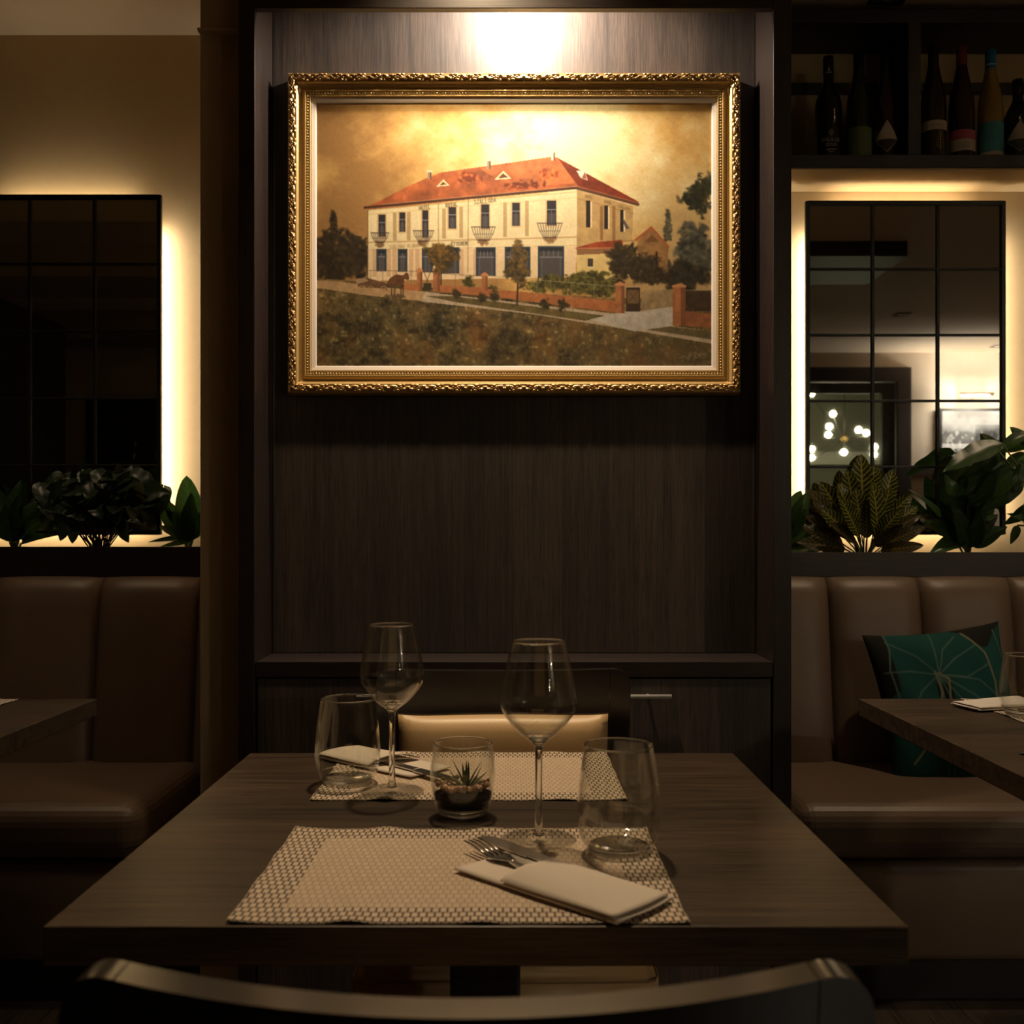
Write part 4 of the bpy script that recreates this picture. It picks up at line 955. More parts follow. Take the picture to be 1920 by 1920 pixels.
# ================================================================== NAPKIN POUCHES AND CUTLERY
def pouch(label):
    t = thing('napkin_pouch', label, 'napkin')
    W_ = 0.088; L_ = 0.156
    def low(s, t_): return (-0.062 + 0.218 * s, (t_ - 0.5) * W_ * (1 - 0.25 * max(0, 0.25 - s) * (1 if t_ > 0.5 else 0)), 0.0022 + 0.0015 * (1 - s) * abs(2 * t_ - 1))
    def lowb(s, t_): x, y, z = low(s, t_); return (x, y, z - 0.0018)
    v_, f_ = shell_geo(low, lowb, 16, 8); mobj('under_layer', v_, f_, M['paper'], t, True)
    for k, (zz, e0, cut) in enumerate(((0.0035, 0.004, 0.03), (0.0055, 0.0, 0.022))):
        def up(s, t_, zz=zz, e0=e0, cut=cut):
            Y = 2 * t_ - 1; x0 = 0.010 + e0 + cut * (t_ - 0.15); x = x0 + (L_ - x0 - 0.004 * k) * s
            bl = (1 - abs(Y) ** 2.6) * (0.0070 + 0.0040 * (1 - s)) * (1 - 0.7 * s ** 3)
            x += 0.006 * (1 - Y * Y) * s ** 4
            return (x, Y * W_ / 2 * (1.0 + 0.02 * math.sin(s * 5)), zz + bl * (0.5 + 0.5 * k) + 0.0012 * k)
        def upb(s, t_, up=up): x, y, z = up(s, t_); return (x, y, z - 0.0011)
        v_, f_ = shell_geo(up, upb, 22, 14); mobj('upper_layer', v_, f_, M['paper'], t, True)
    return t
pa = math.atan2(-0.156, 0.145)
np1 = pouch('white paper napkin pouch with fork and knife beside the wine glass foot')
np1.location = (0.014, 1.080, TZ + 0.0030); np1.rotation_euler = (0, 0, pa + 0.06)
np2 = copy_tree(np1); np2.location = (-0.168, 1.577, TZ + 0.0030); np2.rotation_euler = (0, 0, pa + 0.10 + math.pi)
np2['label'] = 'white paper napkin pouch before the cream chair pad'
np3 = copy_tree(np1); np3.location = (1.09, 2.16, TZ + 0.0030); np3.rotation_euler = (0, 0, 0.25 + math.pi)
np3['label'] = 'white paper napkin pouch behind the tumbler before the teal cushion'
def fork(label):
    t = thing('fork', label, 'fork')
    for k in range(4):
        x = (k - 1.5) * 0.0062
        v_, f_ = tube_geo([(x * 0.95, -0.002, 0.0), (x, 0.016, 0.0025), (x, 0.034, 0.0042), (x * 0.97, 0.050, 0.0038)], [0.0019, 0.0018, 0.0016, 0.0008], 6); mobj('tine', v_, f_, M['steel'], t, True)
    def hd_(s, t_): 
        y = -0.034 + 0.034 * t_; wd = 0.0035 + 0.0085 * min(1, t_ * 1.5) ** 1.2; return ((2 * s - 1) * wd, y, 0.0035 - 0.004 * (t_) + 0.002 * abs(2 * s - 1) ** 2)
    def hb_(s, t_): x, y, z = hd_(s, t_); return (x, y, z - 0.0018)
    v_, f_ = shell_geo(hd_, hb_, 8, 8); mobj('head', v_, f_, M['steel'], t, True)
    def ha(s, t_): y = -0.150 + 0.117 * t_; return ((2 * s - 1) * (0.0075 - 0.004 * t_), y, 0.0035)
    def hb2(s, t_): x, y, z = ha(s, t_); return (x, y, z - 0.002)
    v_, f_ = shell_geo(ha, hb2, 4, 8); mobj('handle', v_, f_, M['steel'], t)
    return t
fk = fork('steel fork with its tines out of the white napkin pouch'); fk.location = (-0.018, 1.128, TZ + 0.0085); fk.rotation_euler = (math.radians(2), 0, math.radians(35))
def knife(label):
    t = thing('knife', label, 'knife')
    outl = [(-0.008, 0.0), (0.008, 0.0), (0.0095, 0.05), (0.0085, 0.075), (0.003, 0.088), (-0.004, 0.090), (-0.008, 0.086)]
    n_ = len(outl)
    mobj('blade', [(x, y, 0.0) for x, y in outl] + [(x, y, 0.0014) for x, y in outl], [tuple(reversed(range(n_))), tuple(range(n_, 2 * n_))] + [(i, (i + 1) % n_, n_ + (i + 1) % n_, n_ + i) for i in range(n_)], M['steel'], t)
    box('handle', -0.006, 0.006, -0.10, 0.0, -0.001, 0.0025, M['steel'], t, 0.001)
    return t
kn = knife('steel table knife with its blade out of the pouch beside the fork'); kn.location = (0.022, 1.128, TZ + 0.0085); kn.rotation_euler = (0, math.radians(-6), math.radians(40))
kn2 = copy_tree(kn); kn2.location = (-0.142, 1.535, TZ + 0.0085); kn2.rotation_euler = (0, math.radians(4), math.radians(224)); kn2['label'] = 'steel table knife in the pouch before the cream chair pad'
# unidentified dark slim thing at the rim of the right-hand table
t = thing('slim_object', 'slim black object lying on the table before the teal cushion', 'slim_object', (0.875, 1.672, TZ + 0.005)); t.rotation_euler = (0, 0, math.radians(8))
tube('shaft', [(-0.035, 0, 0), (0.08, 0, 0)], 0.0048, M['black'], t, 10); tube('tip', [(-0.0352, 0, 0), (-0.05, 0, 0)], [0.004, 0.001], M['black'], t, 10)

# ================================================================== TEAL CUSHION
NU, NVv = 180, 170
def cush_paint():
    s, t_ = np.meshgrid(np.linspace(0, 1, NU + 1), np.linspace(0, 1, NVv + 1))
    X = s; Y = 1 - t_          # Y down like the picture
    col = np.empty((NVv + 1, NU + 1, 3)); col[:] = (0.018, 0.115, 0.105)
    dark = ((X < 0.14) & (Y < 0.45 - X * 0.5)) | ((X > 0.62) & (Y < 0.02 + 0.14 * np.sin((X - 0.62) * 8.2) ** 2)); col[dark] = (0.020, 0.022, 0.018)
    tri = (abs(X - 0.44) < 0.05) & (Y > 0.36) & (Y < 0.6); col[tri] = (0.010, 0.02, 0.015)
    def ln(pts, c_, wd, al=1.0):
        for (x1, y1), (x2, y2) in zip(pts[:-1], pts[1:]):
            dx, dy = x2 - x1, y2 - y1; q = np.clip(((X - x1) * dx + (Y - y1) * dy) / (dx * dx + dy * dy), 0, 1)
            d = np.hypot(X - x1 - q * dx, Y - y1 - q * dy); m = (np.clip(wd * 1.6 - d, 0, wd) / wd * al)[..., None]; col[:] = col * (1 - m) + np.array(c_) * m
    ctr = (0.42, 0.31); th = (0.16, 0.27, 0.22); br = (0.36, 0.34, 0.20)
    for ex, ey, bx, by in ((0.13, 0.06, 0.3, 0.17), (0.06, 0.26, 0.25, 0.27), (0.46, 0.0, 0.44, 0.15), (0.62, 0.06, 0.5, 0.15), (0.74, 0.14, 0.56, 0.22), (0.8, 0.27, 0.62, 0.34), (0.98, 0.62, 0.7, 0.36), (0.95, 0.85, 0.68, 0.48), (0.80, 0.98, 0.6, 0.55), (0.60, 0.95, 0.5, 0.55), (0.10, 0.62, 0.28, 0.40), (0.36, 0.98, 0.40, 0.6), (0.40, 0.98, 0.43, 0.6)):
        ln([ctr, (bx, by), (ex, ey)], th, 0.0045, 0.75)
    ln([(0.40, 0.29), (0.42, 0.42), (0.38, 0.52), (0.30, 0.60), (0.22, 0.75), (0.14, 0.82)], br, 0.006); ln([(0.42, 0.30), (0.48, 0.34), (0.46, 0.5), (0.5, 0.62), (0.53, 0.74)], br, 0.006)
    ln([(0.68, 0.04), (0.80, 0.2), (0.82, 0.38), (0.80, 0.55), (0.80, 0.8)], br, 0.006); ln([(0.14, 0.0), (0.14, 0.12), (0.10, 0.25), (0.12, 0.42)], th, 0.005); ln([(0.93, 0.05), (0.98, 0.3), (0.97, 0.6), (0.94, 0.8)], th, 0.004)
    return col
ccol = cush_paint() * 0.62
cu = thing('cushion', 'teal cushion with pale leaf-vein print leaning on the bench', 'cushion', (1.182, 2.773, 0.641))
S_ = 0.385
def cf(sg):
    def fn(s, t_):
        X, Y = 2 * s - 1, 2 * t_ - 1
        th = max(0, (1 - abs(X) ** 2.5) * (1 - abs(Y) ** 2.5)) ** 0.6
        pin = 1 - 0.09 * (1 - abs(Y) ** 2) * abs(X) ** 3; pin2 = 1 - 0.07 * (1 - abs(X) ** 2) * abs(Y) ** 3
        wr = 0.004 * math.sin(9 * X + 5 * Y) * th
        return (X * S_ / 2 * pin, -sg * (0.062 * th + wr), Y * 0.22 * pin2)
    return fn
v1, f1 = grid_geo(cf(1), NU, NVv); o = mobj('front_cover', v1, f1, attr_mat('teal_print_cotton', 'print', 0.85, 0.2, 0, 0.15, 500), cu, True)
ca = o.data.color_attributes.new('print', 'FLOAT_COLOR', 'POINT'); rg = np.ones(((NVv + 1) * (NU + 1), 4), np.float32); rg[:, :3] = np.clip(ccol.reshape(-1, 3), 0, 1); ca.data.foreach_set('color', rg.ravel())
v2, f2 = grid_geo(cf(-1), 30, 30); mobj('back_cover', v2, [tuple(reversed(q)) for q in f2], plain('teal_cotton', (0.02, 0.06, 0.055), 0.85), cu, True)
cu.rotation_euler = (math.radians(-17), math.radians(-5.5), math.radians(2))

# ================================================================== WINE BOTTLES
SHZ = 2.2226
def bottle_mat(n_, c_, rough=0.08): return plain(n_, c_, rough, spec=0.6, coat=0.3)
M['b_dark'] = bottle_mat('dark_bottle_glass', (0.010, 0.010, 0.006)); M['b_green'] = bottle_mat('green_bottle_glass', (0.012, 0.020, 0.008)); M['b_brown'] = bottle_mat('brown_bottle_glass', (0.028, 0.015, 0.006))
M['b_pink'] = bottle_mat('rose_bottle_glass', (0.035, 0.012, 0.010)); M['b_yellow'] = bottle_mat('pale_wine_bottle', (0.36, 0.23, 0.05))
def bprof(h, r_, style):
    nk = 0.0145
    if style == 'slim': p = [(0.0005, 0.003), (r_ * 0.82, 0.0), (r_, 0.005), (r_, 0.012), (r_, h * 0.2), (r_, h * 0.40), (r_, h * 0.45), (r_ * 0.93, h * 0.56), (r_ * 0.70, h * 0.68), (r_ * 0.50, h * 0.78), (nk, h * 0.86), (nk, h * 0.985), (nk * 0.85, h), (0.0005, h)]
    else: p = [(0.0005, 0.003), (r_ * 0.85, 0.0), (r_, 0.006), (r_, 0.012), (r_, h * 0.2), (r_, h * 0.44), (r_, h * 0.48), (r_ * 0.95, h * 0.57), (r_ * 0.66, h * 0.67), (nk * 1.15, h * 0.74), (nk, h * 0.80), (nk, h * 0.985), (nk * 0.85, h), (0.0005, h)]
    return p
def strip_label(name, r_, z0, z1, a0, a1, mat, par, wfun=None, n_=24, m_=8):
    def fn(s, t_):
        k = wfun(t_) if wfun else 1.0; a_ = (a0 + a1) / 2 + (a1 - a0) * (s - 0.5) * k - math.pi / 2
        return (r_ * math.cos(a_), r_ * math.sin(a_), z0 + (z1 - z0) * t_)
    v_, f_ = grid_geo(fn, n_, m_); return mobj(name, v_, f_, mat, par, True)
def text_on(par, txt, r_, z, size, mat, name='lettering', a0=0.0):
    cu_ = bpy.data.curves.new('lettering', 'FONT'); cu_.body = txt; cu_.size = size; cu_.align_x = 'CENTER'; cu_.extrude = 0.0
    ob = bpy.data.objects.new('lettering_tmp', cu_); C.objects.link(ob); bpy.context.view_layer.update()
    me_ = bpy.data.meshes.new_from_object(ob.evaluated_get(bpy.context.evaluated_depsgraph_get())); bpy.data.objects.remove(ob); bpy.data.curves.remove(cu_)
    for v_ in me_.vertices:
        a_ = a0 + v_.co.x / r_ - math.pi / 2; zz = z + v_.co.y; v_.co = Vector((r_ * math.cos(a_), r_ * math.sin(a_), zz))
    me_.materials.clear(); me_.materials.append(mat); me_.name = name
    return inst(name, me_, par)
M['lab_w'] = plain('label_cream', (0.62, 0.52, 0.42), 0.7); M['lab_g'] = plain('label_olive', (0.13, 0.16, 0.055), 0.7, noise=0.1); M['lab_p'] = plain('label_pink', (0.52, 0.10, 0.14), 0.6); M['lab_t'] = plain('label_turquoise', (0.07, 0.30, 0.33), 0.6, noise=0.25, nscale=40)
M['lab_gold'] = plain('label_gold', (0.55, 0.38, 0.12), 0.45, metal=0.4); M['ink'] = plain('label_ink', (0.05, 0.04, 0.035), 0.7); M['cap_k'] = plain('black_capsule', (0.008, 0.008, 0.009), 0.35); M['cap_r'] = plain('red_capsule', (0.17, 0.022, 0.014), 0.4); M['cap_b'] = plain('blue_capsule', (0.01, 0.19, 0.42), 0.35); M['cap_w'] = plain('capsule_band', (0.7, 0.68, 0.62), 0.5)
def bottle(u_, d, vtop, r_, style, glass, cap, caph, label):
    x = (u_ - U0) * d / F; h = CZ + (V0 - vtop) * d / F - SHZ
    t = thing('wine_bottle', label, 'bottle', (x, d, SHZ), math.atan2(-x, d) * 0.6)
    inst('glass_body', lathe_data('glass_body', resample(bprof(h, r_, style), 3), glass, 36), t)
    inst('capsule', lathe_data('capsule', [(0.0152, h - caph), (0.0154, h - caph + 0.002), (0.0154, h - 0.003), (0.0135, h + 0.0006), (0.0005, h + 0.0008)], cap, 28), t)
    return t, h
b, h = bottle(1553, 3.07, 108, 0.0395, 'burg', M['b_dark'], M['cap_k'], 0.055, 'dark wine bottle lettered PAULUS GOLD in white on the shelf')
text_on(b, 'PAULUS', 0.0402, 0.052, 0.0155, M['lab_w'], a0=0.10); text_on(b, 'GOLD', 0.0402, 0.038, 0.0125, M['lab_w'], a0=0.10); text_on(b, 'RÉSERVE', 0.0402, 0.028, 0.0080, M['lab_w'], a0=0.10) if False else None
for k in range(4): strip_label('emblem', 0.0402, 0.068 + (0.004 if k in (0, 3) else 0), 0.088 - (0.006 if k in (0, 3) else 0), 0.10 + (k - 1.5) * 0.085 - 0.02, 0.10 + (k - 1.5) * 0.085 + 0.02, M['lab_w'], b, None, 2, 2)
strip_label('fine_print', 0.0402, 0.026, 0.0285, -0.25, 0.45, M['lab_w'], b); strip_label('fine_print', 0.0402, 0.020, 0.0218, -0.1, 0.3, M['lab_w'], b)
strip_label('neck_mark', 0.0156, h - 0.052, h - 0.049, -0.7, 0.7, M['lab_w'], b); strip_label('neck_mark', 0.0156, h - 0.046, h - 0.032, -0.22, 0.22, M['lab_w'], b, lambda q: 1 - q)
b, h = bottle(1610, 3.075, 100, 0.037, 'slim', M['b_green'], M['cap_k'], 0.06, 'slim dark wine bottle with a plain olive green label')
strip_label('label', 0.0377, 0.013, 0.0985, -1.55, 1.55, M['lab_g'], b)
dia = lambda q: (q / 0.5 if q < 0.5 else (1 - q) / 0.5)
def diamond(b, r_, z0, z1):
    zm = z0 + (z1 - z0) * 0.40; strip_label('label', r_, zm, z1, -0.95, 0.95, M['lab_w'], b, lambda q: 1 - q * 0.98)
    def vee(sg):
        def fn(s, t_): a_ = sg * (0.95 * (1 - s)) - math.pi / 2 + (t_ - 0.5) * 0.05; return (r_ * math.cos(a_), r_ * math.sin(a_), zm + (z0 - zm) * s)
        v_, f_ = grid_geo(fn, 16, 1); mobj('label_edge', v_, f_, M['lab_w'], b)
    vee(1); vee(-1); strip_label('label_lower', r_, z0 + 0.003, zm - 0.001, -0.88, 0.88, M['ink'], b, lambda q: q)
b, h = bottle(1660, 3.07, 108, 0.037, 'slim', M['b_brown'], M['cap_k'], 0.055, 'brown wine bottle with a pointed cream diamond label beside the shelf divider'); diamond(b, 0.0378, 0.022, 0.115)
b, h = bottle(1750, 3.07, 86, 0.037, 'slim', M['b_brown'], M['cap_k'], 0.05, 'tall brown wine bottle with a cream band and golden leaf print')
strip_label('label', 0.0377, 0.088, 0.116, -1.3, 1.3, M['lab_w'], b); strip_label('label_stripe', 0.0380, 0.1005, 0.1015, -0.5, 0.5, M['ink'], b)
strip_label('leaf_print', 0.0377, 0.016, 0.087, 0.36, 0.40, M['lab_gold'], b)
for k in range(6):
    z = 0.03 + k * 0.0085
    for sg in (-1, 1):
        def fn(s, t_, z=z, sg=sg, k=k): a_ = 0.38 + sg * s * (0.34 - 0.035 * k) - math.pi / 2; return (0.0377 * math.cos(a_), 0.0377 * math.sin(a_), z + s * 0.013 + (t_ - 0.5) * 0.0016)
        v_, f_ = grid_geo(fn, 8, 1); mobj('leaf_vein', v_, f_, M['lab_gold'], b)
b, h = bottle(1803, 3.07, 88, 0.037, 'slim', M['b_pink'], M['cap_r'], 0.075, 'dark rosé bottle with red neck foil and pink and cream label')
strip_label('label', 0.0377, 0.061, 0.0885, -1.4, 1.4, M['lab_p'], b); strip_label('label', 0.0377, 0.026, 0.0605, -1.4, 1.4, M['lab_w'], b)
for k in range(3): strip_label('fine_print', 0.0380, 0.036 + k * 0.006, 0.037 + k * 0.006, -0.45, 0.45, M['ink'], b)
b, h = bottle(1857, 3.07, 95, 0.036, 'slim', M['b_yellow'], M['cap_b'], 0.06, 'pale yellow wine bottle with blue neck foil and turquoise label')
strip_label('label', 0.0367, 0.014, 0.113, -1.5, 1.5, M['lab_t'], b); strip_label('label_band', 0.0370, 0.014, 0.024, -1.4, 1.4, M['lab_w'], b); strip_label('capsule_band', 0.0157, h - 0.048, h - 0.044, -1.6, 1.6, M['cap_w'], b)
b, h = bottle(1908, 3.08, 151, 0.040, 'burg', M['b_green'], M['cap_k'], 0.04, 'short dark green bottle with a pointed cream diamond label'); diamond(b, 0.0408, 0.026, 0.118)
# ================================================================== PLANTS
def leaf_geo(wd, curl, fold, tip=1.0, nv=14, nu=6, heart=0.0, wave=0.0, rnd=0.85):
    V_, F_, UV = [], [], []
    for j in range(nv + 1):
        t_ = j / nv
        ww = wd * (math.sin(math.pi * t_ ** (0.72 * tip)) ** rnd if 0 < t_ < 1 else 0.0) + 0.002
        for i in range(nu + 1):
            s = 2 * i / nu - 1; x = s * ww; y = t_ - heart * (abs(s) ** 1.5) * (1 - t_) ** 2 * 0.5
            z = -curl * t_ * t_ + fold * abs(x) + wave * math.sin(t_ * 17 + s * 2) * abs(s)
            V_.append((x, y, z)); UV.append((s, t_))
    for j in range(nv):
        for i in range(nu): a_ = j * (nu + 1) + i; F_.append((a_, a_ + 1, a_ + nu + 2, a_ + nu + 1))
    return V_, F_, UV
def leaf_mesh(mat, *a_, **k_):
    v_, f_, uv_ = leaf_geo(*a_, **k_); return mesh_data('leaf', v_, f_, mat, True, uv_)
M['croton'] = leaf_mat('croton_leaf', (0.030, 0.050, 0.010), (0.42, 0.36, 0.06), 11, 0.34, 0.2, 0.32)
M['croton_red'] = leaf_mat('croton_leaf_red', (0.026, 0.026, 0.008), (0.17, 0.12, 0.035), 11, 0.3, 0.2, 0.32)
M['lily'] = leaf_mat('lily_leaf', (0.028, 0.070, 0.015), (0.050, 0.105, 0.028), 8, 0.16, 0.35, 0.33)
M['pothos'] = leaf_mat('dark_leaf', (0.018, 0.038, 0.016), (0.035, 0.060, 0.028), 6, 0.14, 0.15, 0.36)
M['stem'] = plain('plant_stem', (0.07, 0.085, 0.025), 0.5); M['stem_b'] = plain('brown_stem', (0.07, 0.05, 0.025), 0.6)
LM = {
 'croton': [leaf_mesh(M['croton'], 0.20, c_, 0.25, 1.25, wave=0.012, rnd=0.6) for c_ in (0.05, 0.16, 0.28)],
 'croton_red': [leaf_mesh(M['croton_red'], 0.17, c_, 0.25, 1.15, wave=0.014, rnd=0.65) for c_ in (0.12, 0.25)],
 'lily': [leaf_mesh(M['lily'], 0.225, c_, 0.3, 0.95, wave=0.012, rnd=0.78) for c_ in (0.06, 0.2, 0.36)],
 'lily_light': [leaf_mesh(M['lily'], 0.225, c_, 0.25, 1.05, rnd=0.65) for c_ in (0.05, 0.15)],
 'strap': [leaf_mesh(M['lily'], 0.10, c_, 0.4, 0.8) for c_ in (0.12, 0.3)],
 'heart': [leaf_mesh(M['pothos'], 0.36, c_, 0.22, 0.8, heart=0.5, wave=0.02, rnd=0.7) for c_ in (0.1, 0.22, 0.34)],
}
rp = random.Random(21)
def plant(name, base, label, grp=None):
    t = thing(name, label, 'plant', base, 0, grp); return t
def leaf_to(t, kind, b, tip, nrm=None, stem=None):
    """one leaf from point b to point tip (world), facing nrm"""
    o = t.location; b, tip = Vector(b) - o, Vector(tip) - o; d = tip - b
    nn = Vector(nrm) if nrm is not None else Vector((rp.uniform(-0.5, 0.5), -1, rp.uniform(0.0, 0.8)))
    inst('leaf', LM[kind][rp.randrange(len(LM[kind]))], t, dir_matrix(b, d, nn, d.length))
def stalk(t, pts, rad=0.0022, mat='stem'):
    o = t.location; tube('stalk', [Vector(p) - o for p in pts], rad, M[mat], t, 6)
# --- right trough
cz = 1.030
cr = plant('croton', Vector(at(1622, 1030, 3.09)), 'bushy croton with yellow-veined leaves in the trough under the bright mirror'); B = cr.location.copy(); B.z = cz - 0.0; cr.location = B
for (u_, v_, dd, bu, bv, kd) in ((1615, 852, 3.08, 1618, 960, 'croton'), (1648, 905, 3.02, 1645, 1010, 'croton'), (1676, 878, 3.09, 1650, 965, 'croton'), (1588, 880, 3.08, 1605, 975, 'croton'), (1573, 905, 3.08, 1600, 985, 'croton'),
        (1642, 870, 3.09, 1630, 955, 'croton'), (1540, 905, 3.08, 1590, 985, 'croton'), (1518, 912, 3.07, 1580, 990, 'croton_red'), (1712, 925, 3.07, 1650, 985, 'croton'), (1722, 948, 3.06, 1660, 995, 'croton'),
        (1530, 940, 3.04, 1590, 1000, 'croton_red'), (1512, 962, 3.05, 1580, 1005, 'croton_red'), (1725, 962, 3.05, 1655, 1005, 'croton_red'), (1548, 955, 3.01, 1600, 1010, 'croton'), (1690, 955, 3.0, 1640, 1012, 'croton'),
        (1735, 985, 3.02, 1660, 1020, 'croton_red'), (1510, 985, 3.03, 1580, 1020, 'croton_red'), (1580, 935, 3.0, 1610, 1005, 'croton'), (1668, 915, 3.04, 1645, 995, 'croton'), (1606, 915, 3.06, 1615, 1000, 'croton'), (1730, 1022, 3.01, 1650, 1033, 'croton_red'), (1500, 1012, 3.01, 1585, 1030, 'croton_red'), (1560, 975, 2.99, 1605, 1022, 'croton_red'), (1690, 985, 2.99, 1640, 1024, 'croton_red'), (1625, 940, 3.05, 1625, 1010, 'croton')):
    b_ = at(bu, bv, 3.09 + (dd - 3.07) * 0.4); leaf_to(cr, kd, b_, at(u_, v_, dd)); stalk(cr, [(B.x + rp.uniform(-0.012, 0.012), B.y, cz - 0.004), (B + Vector(b_)) / 2 * 1.0 if False else ((B.x + b_.x) / 2, (B.y + b_.y) / 2, (B.z + b_.z) / 2 + 0.002), b_], 0.0022)
l1 = plant('peace_lily', Vector((at(1470, 1030, 3.08).x, 3.08, cz)), 'leafy green plant squeezed between the column and the croton')
for (u_, v_, dd, bu, bv, kd) in ((1518, 925, 3.05, 1478, 1000, 'lily_light'), (1500, 918, 3.07, 1472, 990, 'lily_light'), (1530, 985, 3.04, 1480, 1022, 'lily_light'), (1512, 955, 3.06, 1474, 1012, 'lily'), (1560, 1018, 3.03, 1480, 1030, 'lily')):
    b_ = at(bu, bv, 3.08); leaf_to(l1, kd, b_, at(u_, v_, dd)); stalk(l1, [l1.location + Vector((0, 0, -0.004)), b_])
l2 = plant('peace_lily', Vector((at(1815, 1030, 3.08).x, 3.08, cz)), 'broad-leaved dark green plant right of the croton in the trough')
for (u_, v_, dd, bu, bv, kd, nr) in ((1775, 888, 3.06, 1812, 985, 'lily', (0.3, -1, 0.2)), (1792, 905, 3.08, 1816, 985, 'lily', None), (1835, 900, 3.08, 1820, 990, 'lily', None), (1850, 935, 3.06, 1822, 1000, 'lily', None), (1725, 908, 3.08, 1775, 985, 'strap', (0.5, -1, 0.5)), (1752, 955, 3.06, 1808, 1008, 'lily', None),
        (1738, 975, 3.04, 1805, 1015, 'lily', None), (1885, 990, 3.02, 1820, 1022, 'lily', None), (1755, 1022, 3.02, 1808, 1010, 'lily', None), (1870, 955, 3.08, 1824, 1008, 'lily', None), (1800, 955, 3.01, 1815, 1028, 'lily', None), (1840, 965, 3.02, 1820, 1026, 'lily', None), (1722, 965, 3.07, 1790, 1005, 'croton_red', None)):
    b_ = at(bu, bv, 3.08); leaf_to(l2, kd, b_, at(u_, v_, dd), nr); stalk(l2, [l2.location + Vector((0, 0, -0.004)), b_])
l3 = plant('philodendron', Vector((at(1960, 1030, 3.06).x, 3.06, cz)), 'tall plant with long drooping leaves reaching over the bright mirror')
top = at(1905, 850, 3.0)
for (u_, v_, dd, bu, bv, kd, nr) in ((1768, 880, 2.98, 1880, 832, 'lily', (-0.3, -0.8, 1)), (1815, 895, 3.0, 1872, 845, 'lily', (0.5, -1, 0.4)), (1810, 930, 3.02, 1885, 862, 'lily', (0.4, -1, 0.5)), (1830, 940, 2.98, 1905, 880, 'lily', (0.3, -1, 0.5)), (1850, 962, 3.0, 1915, 890, 'lily', (0.5, -1, 0.3)), (1870, 900, 3.02, 1925, 850, 'lily', (0, -1, 0.8)), (1900, 925, 2.98, 1915, 870, 'lily', (0.2, -1, 0.2)),
        (1895, 800, 3.04, 1935, 840, 'lily_light', (0, -1, 0.3)), (1880, 845, 3.06, 1935, 822, 'lily_light', (0.2, -1, 0.2)), (1878, 872, 3.0, 1940, 878, 'lily', None), (1870, 830, 3.02, 1930, 815, 'lily', (0, -1, 1)), (1890, 985, 3.02, 1935, 945, 'lily', None), (1898, 1020, 3.02, 1908, 985, 'lily', None), (1900, 955, 3.0, 1940, 985, 'lily', None), (1930, 1000, 2.99, 1935, 930, 'lily', None)):
    b_ = at(bu, bv, dd); leaf_to(l3, kd, b_, at(u_, v_, dd), nr); m_ = (l3.location + b_) / 2 + Vector((0.02, 0, 0.05)); stalk(l3, [l3.location + Vector((rp.uniform(-0.01, 0.01), 0, -0.004)), m_, b_], 0.0025)
# --- left trough
cz = 1.046
p1 = plant('peace_lily', Vector((at(28, 1020, 3.08).x, 3.08, cz)), 'arching green plant with strap-like leaves left of the dark bush')
for (u_, v_, dd, bu, bv, kd) in ((-20, 905, 3.05, 22, 1000, 'lily'), (12, 900, 3.08, 26, 1000, 'lily'), (-35, 945, 3.03, 20, 1005, 'lily'), (60, 925, 3.07, 34, 1005, 'lily'), (78, 955, 3.04, 36, 1010, 'lily'), (-30, 985, 3.02, 18, 1015, 'strap'), (95, 992, 3.02, 40, 1018, 'strap'), (30, 930, 3.02, 30, 1012, 'lily'), (5, 955, 3.0, 24, 1016, 'lily'), (50, 968, 3.0, 34, 1018, 'lily')):
    b_ = at(bu, bv, 3.08); leaf_to(p1, kd, b_, at(u_, v_, dd)); stalk(p1, [p1.location + Vector((0, 0, -0.004)), b_], 0.003)
p2 = plant('philodendron', Vector((at(188, 1020, 3.09).x, 3.09, cz)), 'dense dark bush of heart-shaped leaves before the dark mirror')
for k in range(120):
    a_ = rp.uniform(0, 2 * math.pi); q = math.sqrt(rp.random())
    uc, vc = 186 + 116 * q * math.cos(a_), 934 + 46 * q * math.sin(a_)
    if vc < 915 and uc < 110: vc += 25
    dd = 3.09 - 0.085 * rp.random(); L_ = rp.uniform(24, 46); dx = rp.uniform(-0.9, 0.9) + (uc - 188) / 160; dy = rp.uniform(-0.6, 0.9)
    nn = math.hypot(dx, dy) + 1e-6; b_ = at(uc - dx / nn * L_ * 0.4, vc - dy / nn * L_ * 0.4, dd + 0.02); tp = at(uc + dx / nn * L_ * 0.6, vc + dy / nn * L_ * 0.6, dd - 0.015)
    leaf_to(p2, 'heart', b_, tp, (rp.uniform(-0.6, 0.6), -1, rp.uniform(0.1, 0.9)))
    if k % 2 == 0: stalk(p2, [p2.location + Vector((rp.uniform(-0.02, 0.02), rp.uniform(-0.01, 0.01), -0.004)), (p2.location + b_) / 2 + Vector((rp.uniform(-0.01, 0.01), 0, 0.01)), b_], 0.0018, 'stem_b')
for (u_, v_, bu, bv) in ((110, 1012, 130, 975), (135, 1018, 140, 985), (236, 1016, 226, 980), (150, 985, 160, 955), (215, 985, 222, 955), (290, 940, 262, 915), (305, 960, 275, 940), (85, 905, 110, 890), (240, 885, 225, 910), (205, 880, 200, 905)):
    leaf_to(p2, 'heart', at(bu, bv, 3.03), at(u_, v_, 3.01))
p3 = plant('peace_lily', Vector((at(352, 1020, 3.09).x, 3.09, cz)), 'small green plant with one upright pale leaf beside the beige pier')
